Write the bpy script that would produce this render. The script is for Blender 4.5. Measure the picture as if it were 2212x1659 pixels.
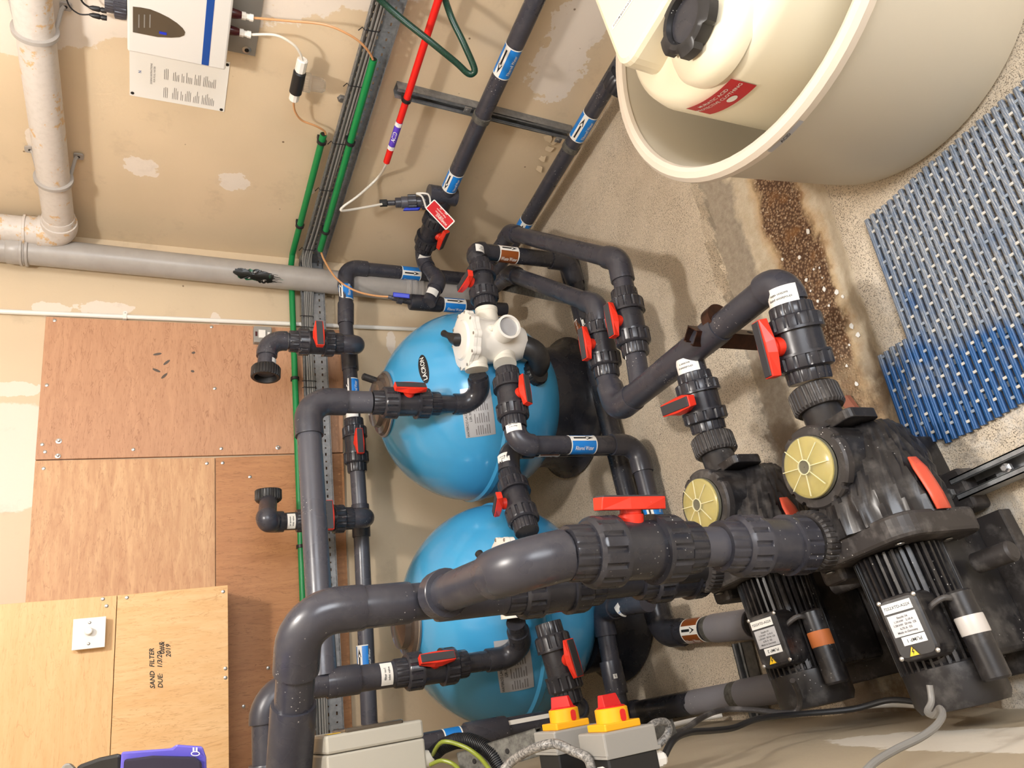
import bpy, bmesh, math, random
from mathutils import Vector as V3, Matrix
random.seed(7)
S = bpy.context.scene
COL = S.collection
for o in list(bpy.data.objects): bpy.data.objects.remove(o)
PI = math.pi
def nv(x, y=None, z=None):
    v = V3(x) if y is None else V3((x, y, z))
    return v.normalized()
# ------------------------------------------------------------------ camera
F, CX, CY = 1620.0, 1106.0, 829.5
DN = nv(3344, 110, F); UPC = -DN
YC = nv(298 - CX, 1867 - CY, F); YC = (YC - DN * YC.dot(DN)).normalized()
XC = YC.cross(UPC)
# rows: world axes written in camera space (x right, y down, z forward)
cam_d = bpy.data.cameras.new('camera'); cam = bpy.data.objects.new('camera', cam_d); COL.objects.link(cam)
right = V3((XC.x, YC.x, UPC.x)); down = V3((XC.y, YC.y, UPC.y)); fwd = V3((XC.z, YC.z, UPC.z))
cam.matrix_world = Matrix((( right.x, -down.x, -fwd.x, 0), (right.y, -down.y, -fwd.y, 0), (right.z, -down.z, -fwd.z, 0), (0, 0, 0, 1)))
cam_d.sensor_fit = 'HORIZONTAL'; cam_d.sensor_width = 36; cam_d.lens = 36 * F / 2212
cam_d.clip_start = 0.02; cam_d.clip_end = 30
S.camera = cam
# ------------------------------------------------------------------ light, exposure
w = bpy.data.worlds.new('world'); S.world = w; w.use_nodes = True
w.node_tree.nodes['Background'].inputs[0].default_value = (0.9, 0.93, 1, 1)
w.node_tree.nodes['Background'].inputs[1].default_value = 0.05
def area(name, loc, target, size, power, col, size_y=None):
    l = bpy.data.lights.new(name, 'AREA'); l.energy = power; l.color = col; l.size = size
    if size_y: l.shape = 'RECTANGLE'; l.size_y = size_y
    o = bpy.data.objects.new(name, l); COL.objects.link(o); o.location = loc
    o.rotation_euler = (V3(target) - V3(loc)).to_track_quat('-Z', 'Y').to_euler(); return o
lp = bpy.data.lights.new('ceiling_lamp_light', 'POINT'); lp.energy = 54; lp.color = (1, 0.965, 0.93); lp.shadow_soft_size = 0.07
lo = bpy.data.objects.new('ceiling_lamp_light', lp); COL.objects.link(lo); lo.location = (0.88, 0.92, 1.10)
area('doorway_light', (0.9, -1.25, 0.1), (0.9, 1.6, -1.1), 0.9, 36, (0.88, 0.93, 1.0), 1.6)
S.view_settings.view_transform = 'Standard'; S.view_settings.look = 'None'
S.view_settings.gamma = 1; S.view_settings.use_curve_mapping = False
S.view_settings.exposure = 0.74
# ------------------------------------------------------------------ surveying helpers (sight line + one known distance or plane -> real point)
def ray(px, py):
    u, v = (px - CX) / F, (py - CY) / F
    return V3((XC.x * u + XC.y * v + XC.z, YC.x * u + YC.y * v + YC.z, UPC.x * u + UPC.y * v + UPC.z))
U = V3((0, 0, 1)); R = V3((1, 0, 0)); A = V3((0, 1, 0))
WX = 2.247; FZ = -1.605; CEIL = 1.25
COR = ray(700, 565); COR = COR * (WX / COR.x)
th = math.radians(-10.7)
RB = V3((math.cos(th), math.sin(th), 0)); FB = V3((RB.y, -RB.x, 0))     # along / out of the back wall
LD = nv(0.114, 1, 0); LN = V3((LD.y, -LD.x, 0)); LO = V3((-0.197, 0, 0))  # left wall: direction, normal, point
def Wl(px, py, off=0.0): r = ray(px, py); return r * ((WX - off) / r.x)
def B(px, py, off=0.0): r = ray(px, py); return r * ((COR + FB * off).dot(FB) / r.dot(FB))
def Lw(px, py, off=0.0): r = ray(px, py); return r * ((LO + LN * off).dot(LN) / r.dot(LN))
def H(px, py, z): r = ray(px, py); return r * (z / r.z)
def D(px, py, d): return ray(px, py) * d
def along(p0, d, px, py):
    r = ray(px, py).normalized(); d = V3(d)
    a = d.dot(d); b = d.dot(r); e = d.dot(p0); g = r.dot(p0)
    return V3(p0) + d * ((b * g - e) / (a - b * b))
def radial(axis, p, ang=0.0):
    axis = axis.normalized(); c = (-V3(p)).normalized(); c = (c - axis * c.dot(axis)).normalized()
    return Matrix.Rotation(math.radians(ang), 3, axis) @ c
def lerp(a, b, t): return a + (b - a) * t
# ------------------------------------------------------------------ materials
MATS = {}
def srgb(c): return tuple(((x / 255) / 12.92 if x / 255 < 0.04045 else ((x / 255 + 0.055) / 1.055) ** 2.4) for x in c) + (1,)
class NT:
    def __init__(s, name):
        s.m = bpy.data.materials.new(name); s.m.use_nodes = True; s.t = s.m.node_tree; s.n = s.t.nodes
        s.b = s.n['Principled BSDF']; MATS[name] = s.m
        s.tc = s.n.new('ShaderNodeNewGeometry').outputs['Position']
    def L(s, a, b): s.t.links.new(a, b)
    def noise(s, scale, detail=3, rough=0.5, vec=None, dist=0):
        k = s.n.new('ShaderNodeTexNoise'); k.inputs['Scale'].default_value = scale; k.inputs['Detail'].default_value = detail
        k.inputs['Roughness'].default_value = rough; k.inputs['Distortion'].default_value = dist
        s.L(vec or s.tc, k.inputs['Vector']); return k.outputs['Fac']
    def vor(s, scale, feat='F1', vec=None):
        k = s.n.new('ShaderNodeTexVoronoi'); k.feature = feat; k.inputs['Scale'].default_value = scale
        s.L(vec or s.tc, k.inputs['Vector']); return k.outputs['Distance']
    def ramp(s, fac, a, b, lo=0.0, hi=1.0):
        k = s.n.new('ShaderNodeMapRange'); k.inputs[1].default_value = a; k.inputs[2].default_value = b
        k.inputs[3].default_value = lo; k.inputs[4].default_value = hi; s.L(fac, k.inputs[0]); return k.outputs[0]
    def mix(s, fac, a, b):
        k = s.n.new('ShaderNodeMix'); k.data_type = 'RGBA'
        for x, i in ((fac, 0), (a, 6), (b, 7)):
            if hasattr(x, 'type') or hasattr(x, 'is_linked'): s.L(x, k.inputs[i])
            else: k.inputs[i].default_value = x
        return k.outputs[2]
    def math(s, op, a, b=0.0, c=None):
        k = s.n.new('ShaderNodeMath'); k.operation = op
        for x, i in ((a, 0), (b, 1), (c, 2)):
            if x is None: continue
            if hasattr(x, 'is_linked'): s.L(x, k.inputs[i])
            else: k.inputs[i].default_value = x
        return k.outputs[0]
    def scaled(s, sc, rot=(0, 0, 0)):
        k = s.n.new('ShaderNodeMapping'); k.inputs['Scale'].default_value = sc; k.inputs['Rotation'].default_value = rot
        s.L(s.tc, k.inputs[0]); return k.outputs[0]
    def xyz(s):
        k = s.n.new('ShaderNodeSeparateXYZ'); s.L(s.tc, k.inputs[0]); return k.outputs
    def bump(s, h, st, dist=0.002):
        k = s.n.new('ShaderNodeBump'); k.inputs['Strength'].default_value = st; k.inputs['Distance'].default_value = dist
        s.L(h, k.inputs['Height']); s.L(k.outputs[0], s.b.inputs['Normal'])
    def blob(s, c, rad, fuzz, nz, soft=0.06):
        """1 inside an uneven ellipsoid-shaped stain round c"""
        k = s.n.new('ShaderNodeVectorMath'); k.operation = 'SUBTRACT'; s.L(s.tc, k.inputs[0]); k.inputs[1].default_value = c
        q = s.n.new('ShaderNodeVectorMath'); q.operation = 'DIVIDE'; s.L(k.outputs[0], q.inputs[0]); q.inputs[1].default_value = rad
        l = s.n.new('ShaderNodeVectorMath'); l.operation = 'LENGTH'; s.L(q.outputs[0], l.inputs[0])
        e = s.math('ADD', l.outputs['Value'], s.math('MULTIPLY', s.math('SUBTRACT', nz, 0.5), fuzz))
        return s.ramp(e, 1 + soft, 1 - soft)
    def base(s, c):
        if hasattr(c, 'is_linked'): s.L(c, s.b.inputs['Base Color'])
        else: s.b.inputs['Base Color'].default_value = c
def plain(name, c, rough=0.5, metal=0.0, coat=0.0, spec=0.5):
    t = NT(name); t.base(srgb(c)); t.b.inputs['Roughness'].default_value = rough; t.b.inputs['Metallic'].default_value = metal
    t.b.inputs['Coat Weight'].default_value = coat; t.b.inputs['Specular IOR Level'].default_value = spec; return t
def pvc(name, c, rough=0.38, specks=1.0, dust=0.12):
    t = NT(name)
    v = t.vor(95); n2 = t.noise(9, 3)
    sp = t.math('MULTIPLY', t.ramp(v, 0.13, 0.10), t.ramp(n2, 0.56, 0.66))
    d = t.ramp(t.noise(22, 5, 0.65), 0.5, 0.85, 0, dust)
    col = t.mix(d, srgb(c), srgb((150, 145, 140)))
    col = t.mix(t.math('MULTIPLY', sp, specks), col, srgb((205, 202, 196)))
    t.base(col); t.L(t.ramp(t.noise(14, 3), 0.3, 0.8, rough - 0.08, rough + 0.14), t.b.inputs['Roughness']); return t
pvc('pvc', (58, 58, 66), 0.30); pvc('pvc_light', (78, 78, 86), 0.3, 1.0, 0.06); pvc('pvc_grey', (124, 122, 128), 0.5, 1.0, 0.2)
pvc('pvc_dark', (46, 46, 52), 0.27, 0.7, 0.06)
pvc('black_plastic', (34, 33, 34), 0.42, 0.9, 0.10); pvc('pump_black', (36, 34, 35), 0.34, 1.0, 0.32)
pvc('pump_dusty', (52, 48, 47), 0.5, 1.0, 0.5)
pvc('orange_red', (226, 50, 28), 0.38, 0.2, 0.0); plain('insert_dark', (58, 58, 62), 0.5)
plain('white_plastic', (226, 220, 206), 0.4); plain('white_shiny', (236, 232, 224), 0.25)
plain('label_white', (236, 234, 228), 0.45); plain('label_blue', (28, 128, 214), 0.4); plain('label_brown', (134, 70, 24), 0.4)
plain('ink', (18, 18, 20), 0.6); plain('ink_grey', (120, 116, 116), 0.6); plain('label_red', (196, 30, 40), 0.4); plain('label_purple', (96, 66, 196), 0.4)
plain('label_yellow', (248, 200, 30), 0.4); plain('label_silver', (188, 188, 190), 0.35, 0.3)
plain('green_conduit', (12, 128, 66), 0.42); plain('red_pipe', (228, 30, 22), 0.4); plain('green_hose', (20, 84, 62), 0.4)
plain('blue_lever', (24, 50, 190), 0.35); plain('tube_amber', (206, 152, 104), 0.3); plain('tube_white', (226, 220, 208), 0.3)
plain('steel', (168, 168, 168), 0.38, 0.85); plain('screw_steel', (190, 188, 184), 0.3, 0.9); plain('dark_hole', (26, 22, 20), 0.8)
plain('iso_grey', (146, 143, 137), 0.45); plain('iso_yellow', (236, 166, 14), 0.4); plain('iso_red', (206, 26, 24), 0.35); plain('panel_grey', (170, 165, 152), 0.45)
plain('cabinet_white', (216, 213, 208), 0.3); plain('stripe_blue', (22, 72, 150), 0.35); plain('window_dark', (74, 66, 56), 0.12, 0, 0.5)
plain('fit_darkred', (70, 16, 20), 0.3); plain('cable_grey', (128, 126, 122), 0.45); plain('cable_black', (26, 26, 28), 0.45); plain('earth_green', (120, 130, 40), 0.4)
plain('lilac', (96, 88, 190), 0.35); plain('navy', (30, 28, 52), 0.3); plain('capacitor_white', (206, 200, 194), 0.35); plain('capacitor_orange', (190, 106, 52), 0.6)
plain('accent_red', (226, 92, 66), 0.4); plain('silver_label_dark', (90, 90, 92), 0.5); plain('smoke_plastic', (88, 76, 68), 0.2, 0, 0.3)
# scuffed grey soil pipe
t = NT('soil_grey'); n1 = t.noise(14, 4, 0.6)
t.base(t.mix(t.ramp(n1, 0.35, 0.75, 0, 0.35), srgb((168, 162, 156)), srgb((136, 128, 120)))); t.b.inputs['Roughness'].default_value = 0.35
t = NT('vent_grey'); n1 = t.noise(16, 5, 0.7); n2 = t.noise(60, 3, 0.6)
c = t.mix(t.math('MULTIPLY', t.ramp(n1, 0.56, 0.60), t.ramp(n2, 0.42, 0.5)), srgb((206, 198, 190)), srgb((206, 170, 122)))
t.base(t.mix(t.ramp(n2, 0.45, 0.8, 0, 0.3), c, srgb((170, 160, 150)))); t.b.inputs['Roughness'].default_value = 0.45
# smeared paint on soil stack
t = NT('smudge'); t.base(t.mix(t.ramp(t.noise(18, 2), 0.5, 0.62), srgb((14, 16, 14)), srgb((34, 110, 74)))); t.b.inputs['Roughness'].default_value = 0.3
# tank plastics
t = plain('poly_cream', (232, 222, 196), 0.38); t.b.inputs['Subsurface Weight'].default_value = 0.0; t.b.inputs['Subsurface Radius'].default_value = (0.03, 0.025, 0.015)
t = plain('poly_bund', (206, 198, 180), 0.42); t.b.inputs['Subsurface Weight'].default_value = 0.0; t.b.inputs['Subsurface Radius'].default_value = (0.03, 0.025, 0.015)
plain('poly_rim', (214, 202, 186), 0.35)
t = NT('tank_blue'); t.base(t.mix(t.ramp(t.noise(3, 2), 0.3, 0.7), srgb((62, 152, 202)), srgb((76, 166, 212)))); t.b.inputs['Roughness'].default_value = 0.22
t.b.inputs['Coat Weight'].default_value = 0.5; t.b.inputs['Coat Roughness'].default_value = 0.12; t.bump(t.noise(30, 2), 0.05)
# clear amber lid
t = NT('amber_lid'); t.base(srgb((250, 245, 212))); t.b.inputs['Roughness'].default_value = 0.08; t.b.inputs['Transmission Weight'].default_value = 0.85
t.b.inputs['IOR'].default_value = 1.45
plain('amber_rib', (222, 214, 172), 0.3); plain('lid_yellow', (222, 206, 110), 0.3)
t = NT('bowl_clear'); t.base(srgb((206, 200, 190))); t.b.inputs['Roughness'].default_value = 0.1; t.b.inputs['Transmission Weight'].default_value = 0.8; t.b.inputs['Alpha'].default_value = 0.55
# plywoods
def wood(name, a, b, c, vertical, warp=1.0):
    t = NT(name); x, y, z = t.xyz()
    sc = (3, 3, 0.5) if vertical else (0.5, 0.5, 3)
    vec = t.scaled(sc)
    n1 = t.noise(14, 6, 0.62, vec, 0.6 * warp); n2 = t.noise(70, 3, 0.6, vec)
    col = t.mix(t.ramp(n1, 0.3, 0.7), srgb(a), srgb(b)); col = t.mix(t.ramp(n2, 0.55, 0.72, 0, 0.5), col, srgb(c))
    vein = t.math('ABSOLUTE', t.math('SUBTRACT', t.noise(5.5, 4, 0.6, vec, 1.5), 0.5))
    col = t.mix(t.ramp(vein, 0.008, 0.002, 0, 0.55), col, srgb(c)); t.base(col)
    t.b.inputs['Roughness'].default_value = 0.55; t.bump(n2, 0.12); return t
wood('ply_red', (182, 134, 100), (198, 150, 114), (146, 98, 68), False, 1.6)
wood('ply_tan', (188, 140, 100), (214, 172, 128), (164, 116, 78), False, 1.0)
wood('ply_orange', (172, 118, 76), (190, 136, 90), (138, 90, 54), True, 1.0)
wood('ply_pale', (218, 174, 120), (226, 186, 134), (196, 148, 98), False, 0.6)
wood('ply_pale2', (218, 172, 116), (228, 188, 136), (190, 140, 88), True, 0.8)
# ------------------------------------------------------------------ painted walls
def wallmat(name, base, pale, edge=None, blobs=(), dirt=0.25):
    t = NT(name); nz = t.noise(7, 6, 0.6); nf = t.noise(26, 5, 0.6); x, y, z = t.xyz()
    col = t.mix(t.ramp(t.noise(2.2, 3), 0.3, 0.7), srgb(base), srgb(tuple(int(k * 0.95) for k in base)))
    if edge:   # bare plaster towards the camera end of the right wall
        e = t.math('ADD', y, t.math('MULTIPLY', t.math('SUBTRACT', nz, 0.5), 0.3))
        e = t.math('ADD', e, t.math('MULTIPLY', z, edge[1]))
        col = t.mix(t.ramp(e, edge[0] + 0.004, edge[0] - 0.004), col, srgb(pale))
    for c, r, fz in blobs: col = t.mix(t.blob(c, r, fz, nf, 0.02), col, srgb(pale))
    v = t.vor(9); ch = t.math('MULTIPLY', t.ramp(v, 0.05, 0.03), t.ramp(nf, 0.5, 0.56))
    col = t.mix(ch, col, srgb((120, 96, 70)))
    ms = t.ramp(t.noise(5, 7, 0.7), 0.58, 0.75, 0, dirt); col = t.mix(ms, col, srgb((128, 108, 86)))
    t.base(col); t.b.inputs['Roughness'].default_value = 0.5
    t.bump(t.noise(40, 5, 0.6), 0.25, 0.003); return t
def wb(px, py, rx, ry, fz=1.5): p = Wl(px, py); return (tuple(p), (0.5, ry, rx), fz)
wallmat('wall_paint_right', (222, 200, 168), (230, 218, 204), (1.72, -0.45),
        [wb(303, 360, 0.065, 0.05), wb(507, 392, 0.06, 0.045), wb(668, 412, 0.02, 0.02), wb(70, 300, 0.02, 0.05), wb(1205, 150, 0.1, 0.14), wb(1250, 60, 0.1, 0.14)])
def bb(px, py, rx, rz, fz=1.3): p = B(px, py); return (tuple(p), (rx, 0.6, rz), fz)
wallmat('wall_paint_back', (214, 192, 160), (224, 210, 194), None,
        [bb(20, 985, 0.2, 0.2, 0.25), bb(110, 668, 0.03, 0.07), bb(230, 668, 0.03, 0.1), bb(465, 690, 0.03, 0.02), bb(30, 840, 0.03, 0.1), bb(860, 960, 0.05, 0.02), bb(845, 740, 0.06, 0.02)], 0.3)
wallmat('wall_paint_left', (180, 166, 142), (216, 208, 194), None, [((-0.1, 0.75, -1.25), (0.3, 0.5, 0.12), 0.5)], 0.45)
wallmat('plain_paint', (216, 208, 196), (230, 220, 200))
# ------------------------------------------------------------------ floor
t = NT('concrete'); x, y, z = t.xyz()
n1 = t.noise(3.0, 5, 0.6); n2 = t.noise(18, 5, 0.65); sp = t.vor(150); sp2 = t.noise(420, 2, 0.5); den = t.noise(5, 3, 0.5)
col = t.mix(t.ramp(n1, 0.3, 0.7), srgb((216, 201, 178)), srgb((202, 187, 165)))
col = t.mix(t.ramp(n2, 0.5, 0.8, 0, 0.5), col, srgb((228, 216, 198)))
pit = t.math('MULTIPLY', t.ramp(t.vor(300), 0.46, 0.30), t.ramp(t.noise(170, 2, 0.6), 0.46, 0.54))
pit = t.math('MULTIPLY', pit, t.ramp(den, 0.38, 0.6, 0.25, 1))
pit = t.math('MAXIMUM', pit, t.math('MULTIPLY', t.ramp(sp2, 0.58, 0.64), 0.7))
col = t.mix(t.math('MULTIPLY', pit, 0.9), col, srgb((74, 64, 54)))
# drainage channel between the two slabs: distance across it follows Y with a wavering edge
wob = t.math('MULTIPLY', t.math('SUBTRACT', t.noise(5, 5, 0.6), 0.5), 0.14)
wf = t.math('MULTIPLY', t.math('SUBTRACT', t.noise(24, 4, 0.6), 0.5), 0.05)
yy = t.math('ADD', t.math('ADD', y, wf), t.math('MULTIPLY', x, 0.135))     # slanted channel coordinate
yw = t.math('ADD', yy, wob)
def band(a, b, s=0.012): return t.math('MULTIPLY', t.ramp(yy, a - s, a + s), t.ramp(yy, b + s, b - s))
def bandw(a, b, s=0.012): return t.math('MULTIPLY', t.ramp(yw, a - s, a + s), t.ramp(yw, b + s, b - s))
inch = band(1.125, 1.575, 0.004)
chan = t.mix(t.ramp(t.noise(30, 5, 0.7), 0.35, 0.7), srgb((196, 180, 152)), srgb((218, 206, 184)))
gray = t.mix(t.ramp(t.noise(50, 5, 0.7), 0.35, 0.7), srgb((150, 138, 122)), srgb((176, 164, 146)))
chan = t.mix(t.ramp(yw, 1.45, 1.47), chan, gray)
rust = t.mix(t.ramp(t.noise(20, 4, 0.6), 0.4, 0.7), srgb((208, 176, 128)), srgb((170, 122, 70)))
xlo = t.ramp(x, 0.72, 0.80)
chan = t.mix(t.math('MULTIPLY', bandw(1.195, 1.395, 0.015), 0.7), chan, rust)
peb = t.mix(t.ramp(t.vor(125), 0.25, 0.6), srgb((160, 130, 100)), srgb((84, 56, 34)))
peb = t.mix(t.ramp(t.noise(16, 4), 0.55, 0.7, 0, 0.7), peb, srgb((140, 96, 52))); peb = t.mix(t.ramp(t.noise(110, 3), 0.62, 0.68, 0, 0.8), peb, srgb((214, 196, 170)))
chan = t.mix(t.math('MULTIPLY', bandw(1.215, 1.375, 0.012), xlo), chan, peb)
stain = t.math('MULTIPLY', t.ramp(x, 0.86, 0.70), t.ramp(t.noise(9, 5, 0.65), 0.40, 0.56))
chan = t.mix(t.math('MULTIPLY', stain, 0.8), chan, srgb((108, 88, 66)))
col = t.mix(inch, col, chan)
# whitened, dirtied slab near the pumps
wh = t.math('MULTIPLY', t.ramp(t.noise(6, 6, 0.7), 0.42, 0.58), t.math('MULTIPLY', t.ramp(x, 0.95, 0.6), t.ramp(yy, 1.13, 1.08)))
col = t.mix(t.math('MULTIPLY', wh, 0.85), col, srgb((216, 212, 204)))
gr = t.math('MULTIPLY', t.ramp(t.noise(14, 6, 0.7), 0.52, 0.66), t.math('MULTIPLY', t.ramp(x, 0.9, 0.5), t.ramp(y, 1.6, 1.3)))
col = t.mix(t.math('MULTIPLY', gr, 0.6), col, srgb((96, 92, 90)))
t.base(col); t.b.inputs['Roughness'].default_value = 0.75
hb = t.math('ADD', t.math('MULTIPLY', pit, -1.0), t.math('MULTIPLY', t.math('MULTIPLY', bandw(1.215, 1.375, 0.01), t.ramp(t.vor(125), 0.5, 0.1)), 2.2))
t.bump(t.math('ADD', hb, t.noise(60, 4)), 0.5, 0.003)
# mat
t = NT('mat_blue'); x, y, z = t.xyz(); nn = t.noise(7, 6, 0.65); g = t.noise(60, 4, 0.7, t.scaled((1, 14, 1)))
m1 = t.math('ADD', nn, t.ramp(x, 0.48, 0.72, -0.26, 0.12))
m1 = t.math('ADD', m1, t.ramp(y, 1.0, 0.55, -0.10, 0.16))
col = t.mix(t.ramp(m1, 0.36, 0.52), srgb((28, 82, 138)), srgb((100, 114, 134)))
col = t.mix(t.math('MULTIPLY', t.ramp(m1, 0.48, 0.62, 0, 0.9), t.ramp(g, 0.46, 0.64)), col, srgb((186, 184, 180)))
t.base(col); t.b.inputs['Roughness'].default_value = 0.5; t.bump(t.noise(30, 1, 0.5, t.scaled((1, 40, 1))), 0.3, 0.001)
t = NT('mat_stud'); nn = t.noise(30, 3); t.base(t.mix(t.ramp(nn, 0.45, 0.6), srgb((196, 192, 182)), srgb((132, 144, 158)))); t.b.inputs['Roughness'].default_value = 0.6
plain('mat_under', (84, 92, 100), 0.7)
# galvanised, rust
t = NT('galv'); n1 = t.noise(40, 4, 0.7); t.base(t.mix(t.ramp(n1, 0.35, 0.7), srgb((150, 152, 154)), srgb((120, 122, 124)))); t.b.inputs['Metallic'].default_value = 0.55; t.b.inputs['Roughness'].default_value = 0.45
t = NT('galv_old'); n1 = t.noise(60, 5, 0.75); t.base(t.mix(t.ramp(n1, 0.4, 0.65), srgb((112, 110, 104)), srgb((74, 72, 68)))); t.b.inputs['Metallic'].default_value = 0.4; t.b.inputs['Roughness'].default_value = 0.55
t = NT('rust_steel'); n1 = t.noise(26, 5, 0.7); t.base(t.mix(t.ramp(n1, 0.35, 0.65), srgb((70, 40, 28)), srgb((40, 24, 18)))); t.b.inputs['Metallic'].default_value = 0.3; t.b.inputs['Roughness'].default_value = 0.35
t = NT('rust_base'); n1 = t.noise(26, 5, 0.7); t.base(t.mix(t.ramp(n1, 0.35, 0.65), srgb((90, 74, 62)), srgb((46, 34, 28)))); t.b.inputs['Roughness'].default_value = 0.6
# braided
t = NT('braid_green'); k = t.vor(420); t.base(t.mix(t.ramp(k, 0.2, 0.45), srgb((22, 92, 68)), srgb((8, 44, 34)))); t.b.inputs['Roughness'].default_value = 0.35
t = NT('swa_grey'); k = t.noise(120, 2, 0.5, None, 2); t.base(t.mix(t.ramp(k, 0.4, 0.6), srgb((150, 146, 140)), srgb((84, 82, 80)))); t.b.inputs['Roughness'].default_value = 0.4
# ------------------------------------------------------------------ mesh building
class MB:
    def __init__(s): s.v = []; s.f = []; s.mi = []; s.sm = []
    def add(s, vs, fs, mi=0, smooth=False):
        n = len(s.v); s.v += [tuple(x) for x in vs]
        for f in fs: s.f.append([n + i for i in f]); s.mi.append(mi); s.sm.append(smooth)
        return s
    def box(s, c, x, y, z, mi=0):
        """half-extent vectors"""
        c, x, y, z = V3(c), V3(x), V3(y), V3(z)
        vs = [c + x * a + y * b + z * d for a in (-1, 1) for b in (-1, 1) for d in (-1, 1)]
        fs = [(0, 1, 3, 2), (4, 6, 7, 5), (0, 4, 5, 1), (2, 3, 7, 6), (0, 2, 6, 4), (1, 5, 7, 3)]
        if x.cross(y).dot(z) < 0: fs = [f[::-1] for f in fs]
        return s.add(vs, fs, mi)
    def loft(s, rings, mi=0, caps=True, smooth=True):
        n = len(rings[0]); vs = [p for r in rings for p in r]; fs = []
        for i in range(len(rings) - 1):
            for j in range(n):
                k = (j + 1) % n; fs.append((i * n + j, i * n + k, (i + 1) * n + k, (i + 1) * n + j))
        s.add(vs, fs, mi, smooth)
        if caps:
            s.add(rings[0], [tuple(range(n))[::-1]], mi); s.add(rings[-1], [tuple(range(n))], mi)
        return s
    def lathe(s, c, ax, prof, seg=28, mi=0, mod=None, caps=True, smooth=True, sx=1, sy=1, ref=None):
        """prof: (radius, height along ax[, modulate])"""
        c = V3(c); ax = V3(ax).normalized(); e = frame(ax, ref); rings = []
        for q in prof:
            ring = []
            for j in range(seg):
                a = 2 * PI * j / seg; rr = q[0]
                if mod and len(q) > 2: rr = rr * (mod(a) if q[2] == 1 else 1)
                ring.append(c + ax * q[1] + e[0] * (rr * math.cos(a) * sx) + e[1] * (rr * math.sin(a) * sy))
            rings.append(ring)
        return s.loft(rings, mi, caps, smooth)
    def tube(s, pts, r, seg=16, mi=0, caps=True):
        pts = [V3(p) for p in pts]; n = len(pts); rr = r if isinstance(r, (list, tuple)) else [r] * n
        t0 = (pts[1] - pts[0]).normalized(); e = frame(t0)[0]; rings = []
        for i in range(n):
            a = pts[max(i - 1, 0)]; b = pts[min(i + 1, n - 1)]; tt = (b - a)
            tt = tt.normalized() if tt.length > 1e-9 else t0
            e = (e - tt * e.dot(tt)).normalized(); g = tt.cross(e)
            rings.append([pts[i] + e * (rr[i] * math.cos(2 * PI * j / seg)) + g * (rr[i] * math.sin(2 * PI * j / seg)) for j in range(seg)])
        return s.loft(rings, mi, caps)
    def prism(s, c, x, y, z, poly, h, mi=0, top=None):
        """poly in (x,y) plane, extruded along z by h; top = other polygon for the far end"""
        c, x, y, z = V3(c), V3(x).normalized(), V3(y).normalized(), V3(z).normalized()
        q = top or poly; n = len(poly)
        a = [c + x * p[0] + y * p[1] for p in poly]; b = [c + x * p[0] + y * p[1] + z * h for p in q]
        fs = [tuple(range(n))[::-1], tuple(range(n, 2 * n))] + [(i, (i + 1) % n, n + (i + 1) % n, n + i) for i in range(n)]
        return s.add(a + b, fs, mi)
    def obj(s, name, mat, parent=None, bevel=0, auto=True):
        me = bpy.data.meshes.new(name); me.from_pydata(s.v, [], s.f)
        ms = mat if isinstance(mat, (list, tuple)) else [mat]
        for m in ms: me.materials.append(MATS[m])
        for p, i, q in zip(me.polygons, s.mi, s.sm): p.material_index = i; p.use_smooth = q
        bm = bmesh.new(); bm.from_mesh(me); bmesh.ops.recalc_face_normals(bm, faces=bm.faces)
        if any(s.sm):
            for e in bm.edges:
                if len(e.link_faces) == 2 and e.calc_face_angle(0) > 0.6: e.smooth = False
        bm.to_mesh(me); bm.free(); me.update()
        o = bpy.data.objects.new(name, me); COL.objects.link(o)
        if parent is not None: o.parent = parent; o.matrix_parent_inverse = Matrix.Translation(-gl(parent))
        if bevel:
            b = o.modifiers.new('bevel', 'BEVEL'); b.width = bevel; b.segments = 2; b.limit_method = 'ANGLE'; b.angle_limit = 0.7
            b.harden_normals = False
        return o
LOC = {}
def gl(o): return LOC.get(o.name, V3((0, 0, 0)))
def frame(ax, ref=None):
    ax = V3(ax).normalized()
    r = V3(ref) if ref is not None else (V3((0, 0, 1)) if abs(ax.z) < 0.9 else V3((1, 0, 0)))
    x = (r - ax * r.dot(ax)).normalized(); return x, ax.cross(x)
def thing(name, label, cat, loc=(0, 0, 0), group=None):
    o = bpy.data.objects.new(name, None); COL.objects.link(o); o.empty_display_size = 0.05
    o.location = V3(loc); o['label'] = label; o['category'] = cat
    if group: o['group'] = group
    LOC[o.name] = V3(loc); return o
def tag(o, label, cat, group=None, kind=None):
    o['label'] = label; o['category'] = cat
    if group: o['group'] = group
    if kind: o['kind'] = kind
    return o
def plabel(o, text): o['label'] = text; return o
def rect(a, b): return [(-a, -b), (a, -b), (a, b), (-a, b)]
def rrect(a, b, r, n=4):
    out = []
    for cx, cy, s in ((a - r, b - r, 0), (-a + r, b - r, 1), (-a + r, -b + r, 2), (a - r, -b + r, 3)):
        for i in range(n + 1):
            t = (s + i / n) * PI / 2; out.append((cx + r * math.cos(t), cy + r * math.sin(t)))
    return out
def ell(a, b, n=28): return [(a * math.cos(2 * PI * i / n), b * math.sin(2 * PI * i / n)) for i in range(n)]
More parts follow.
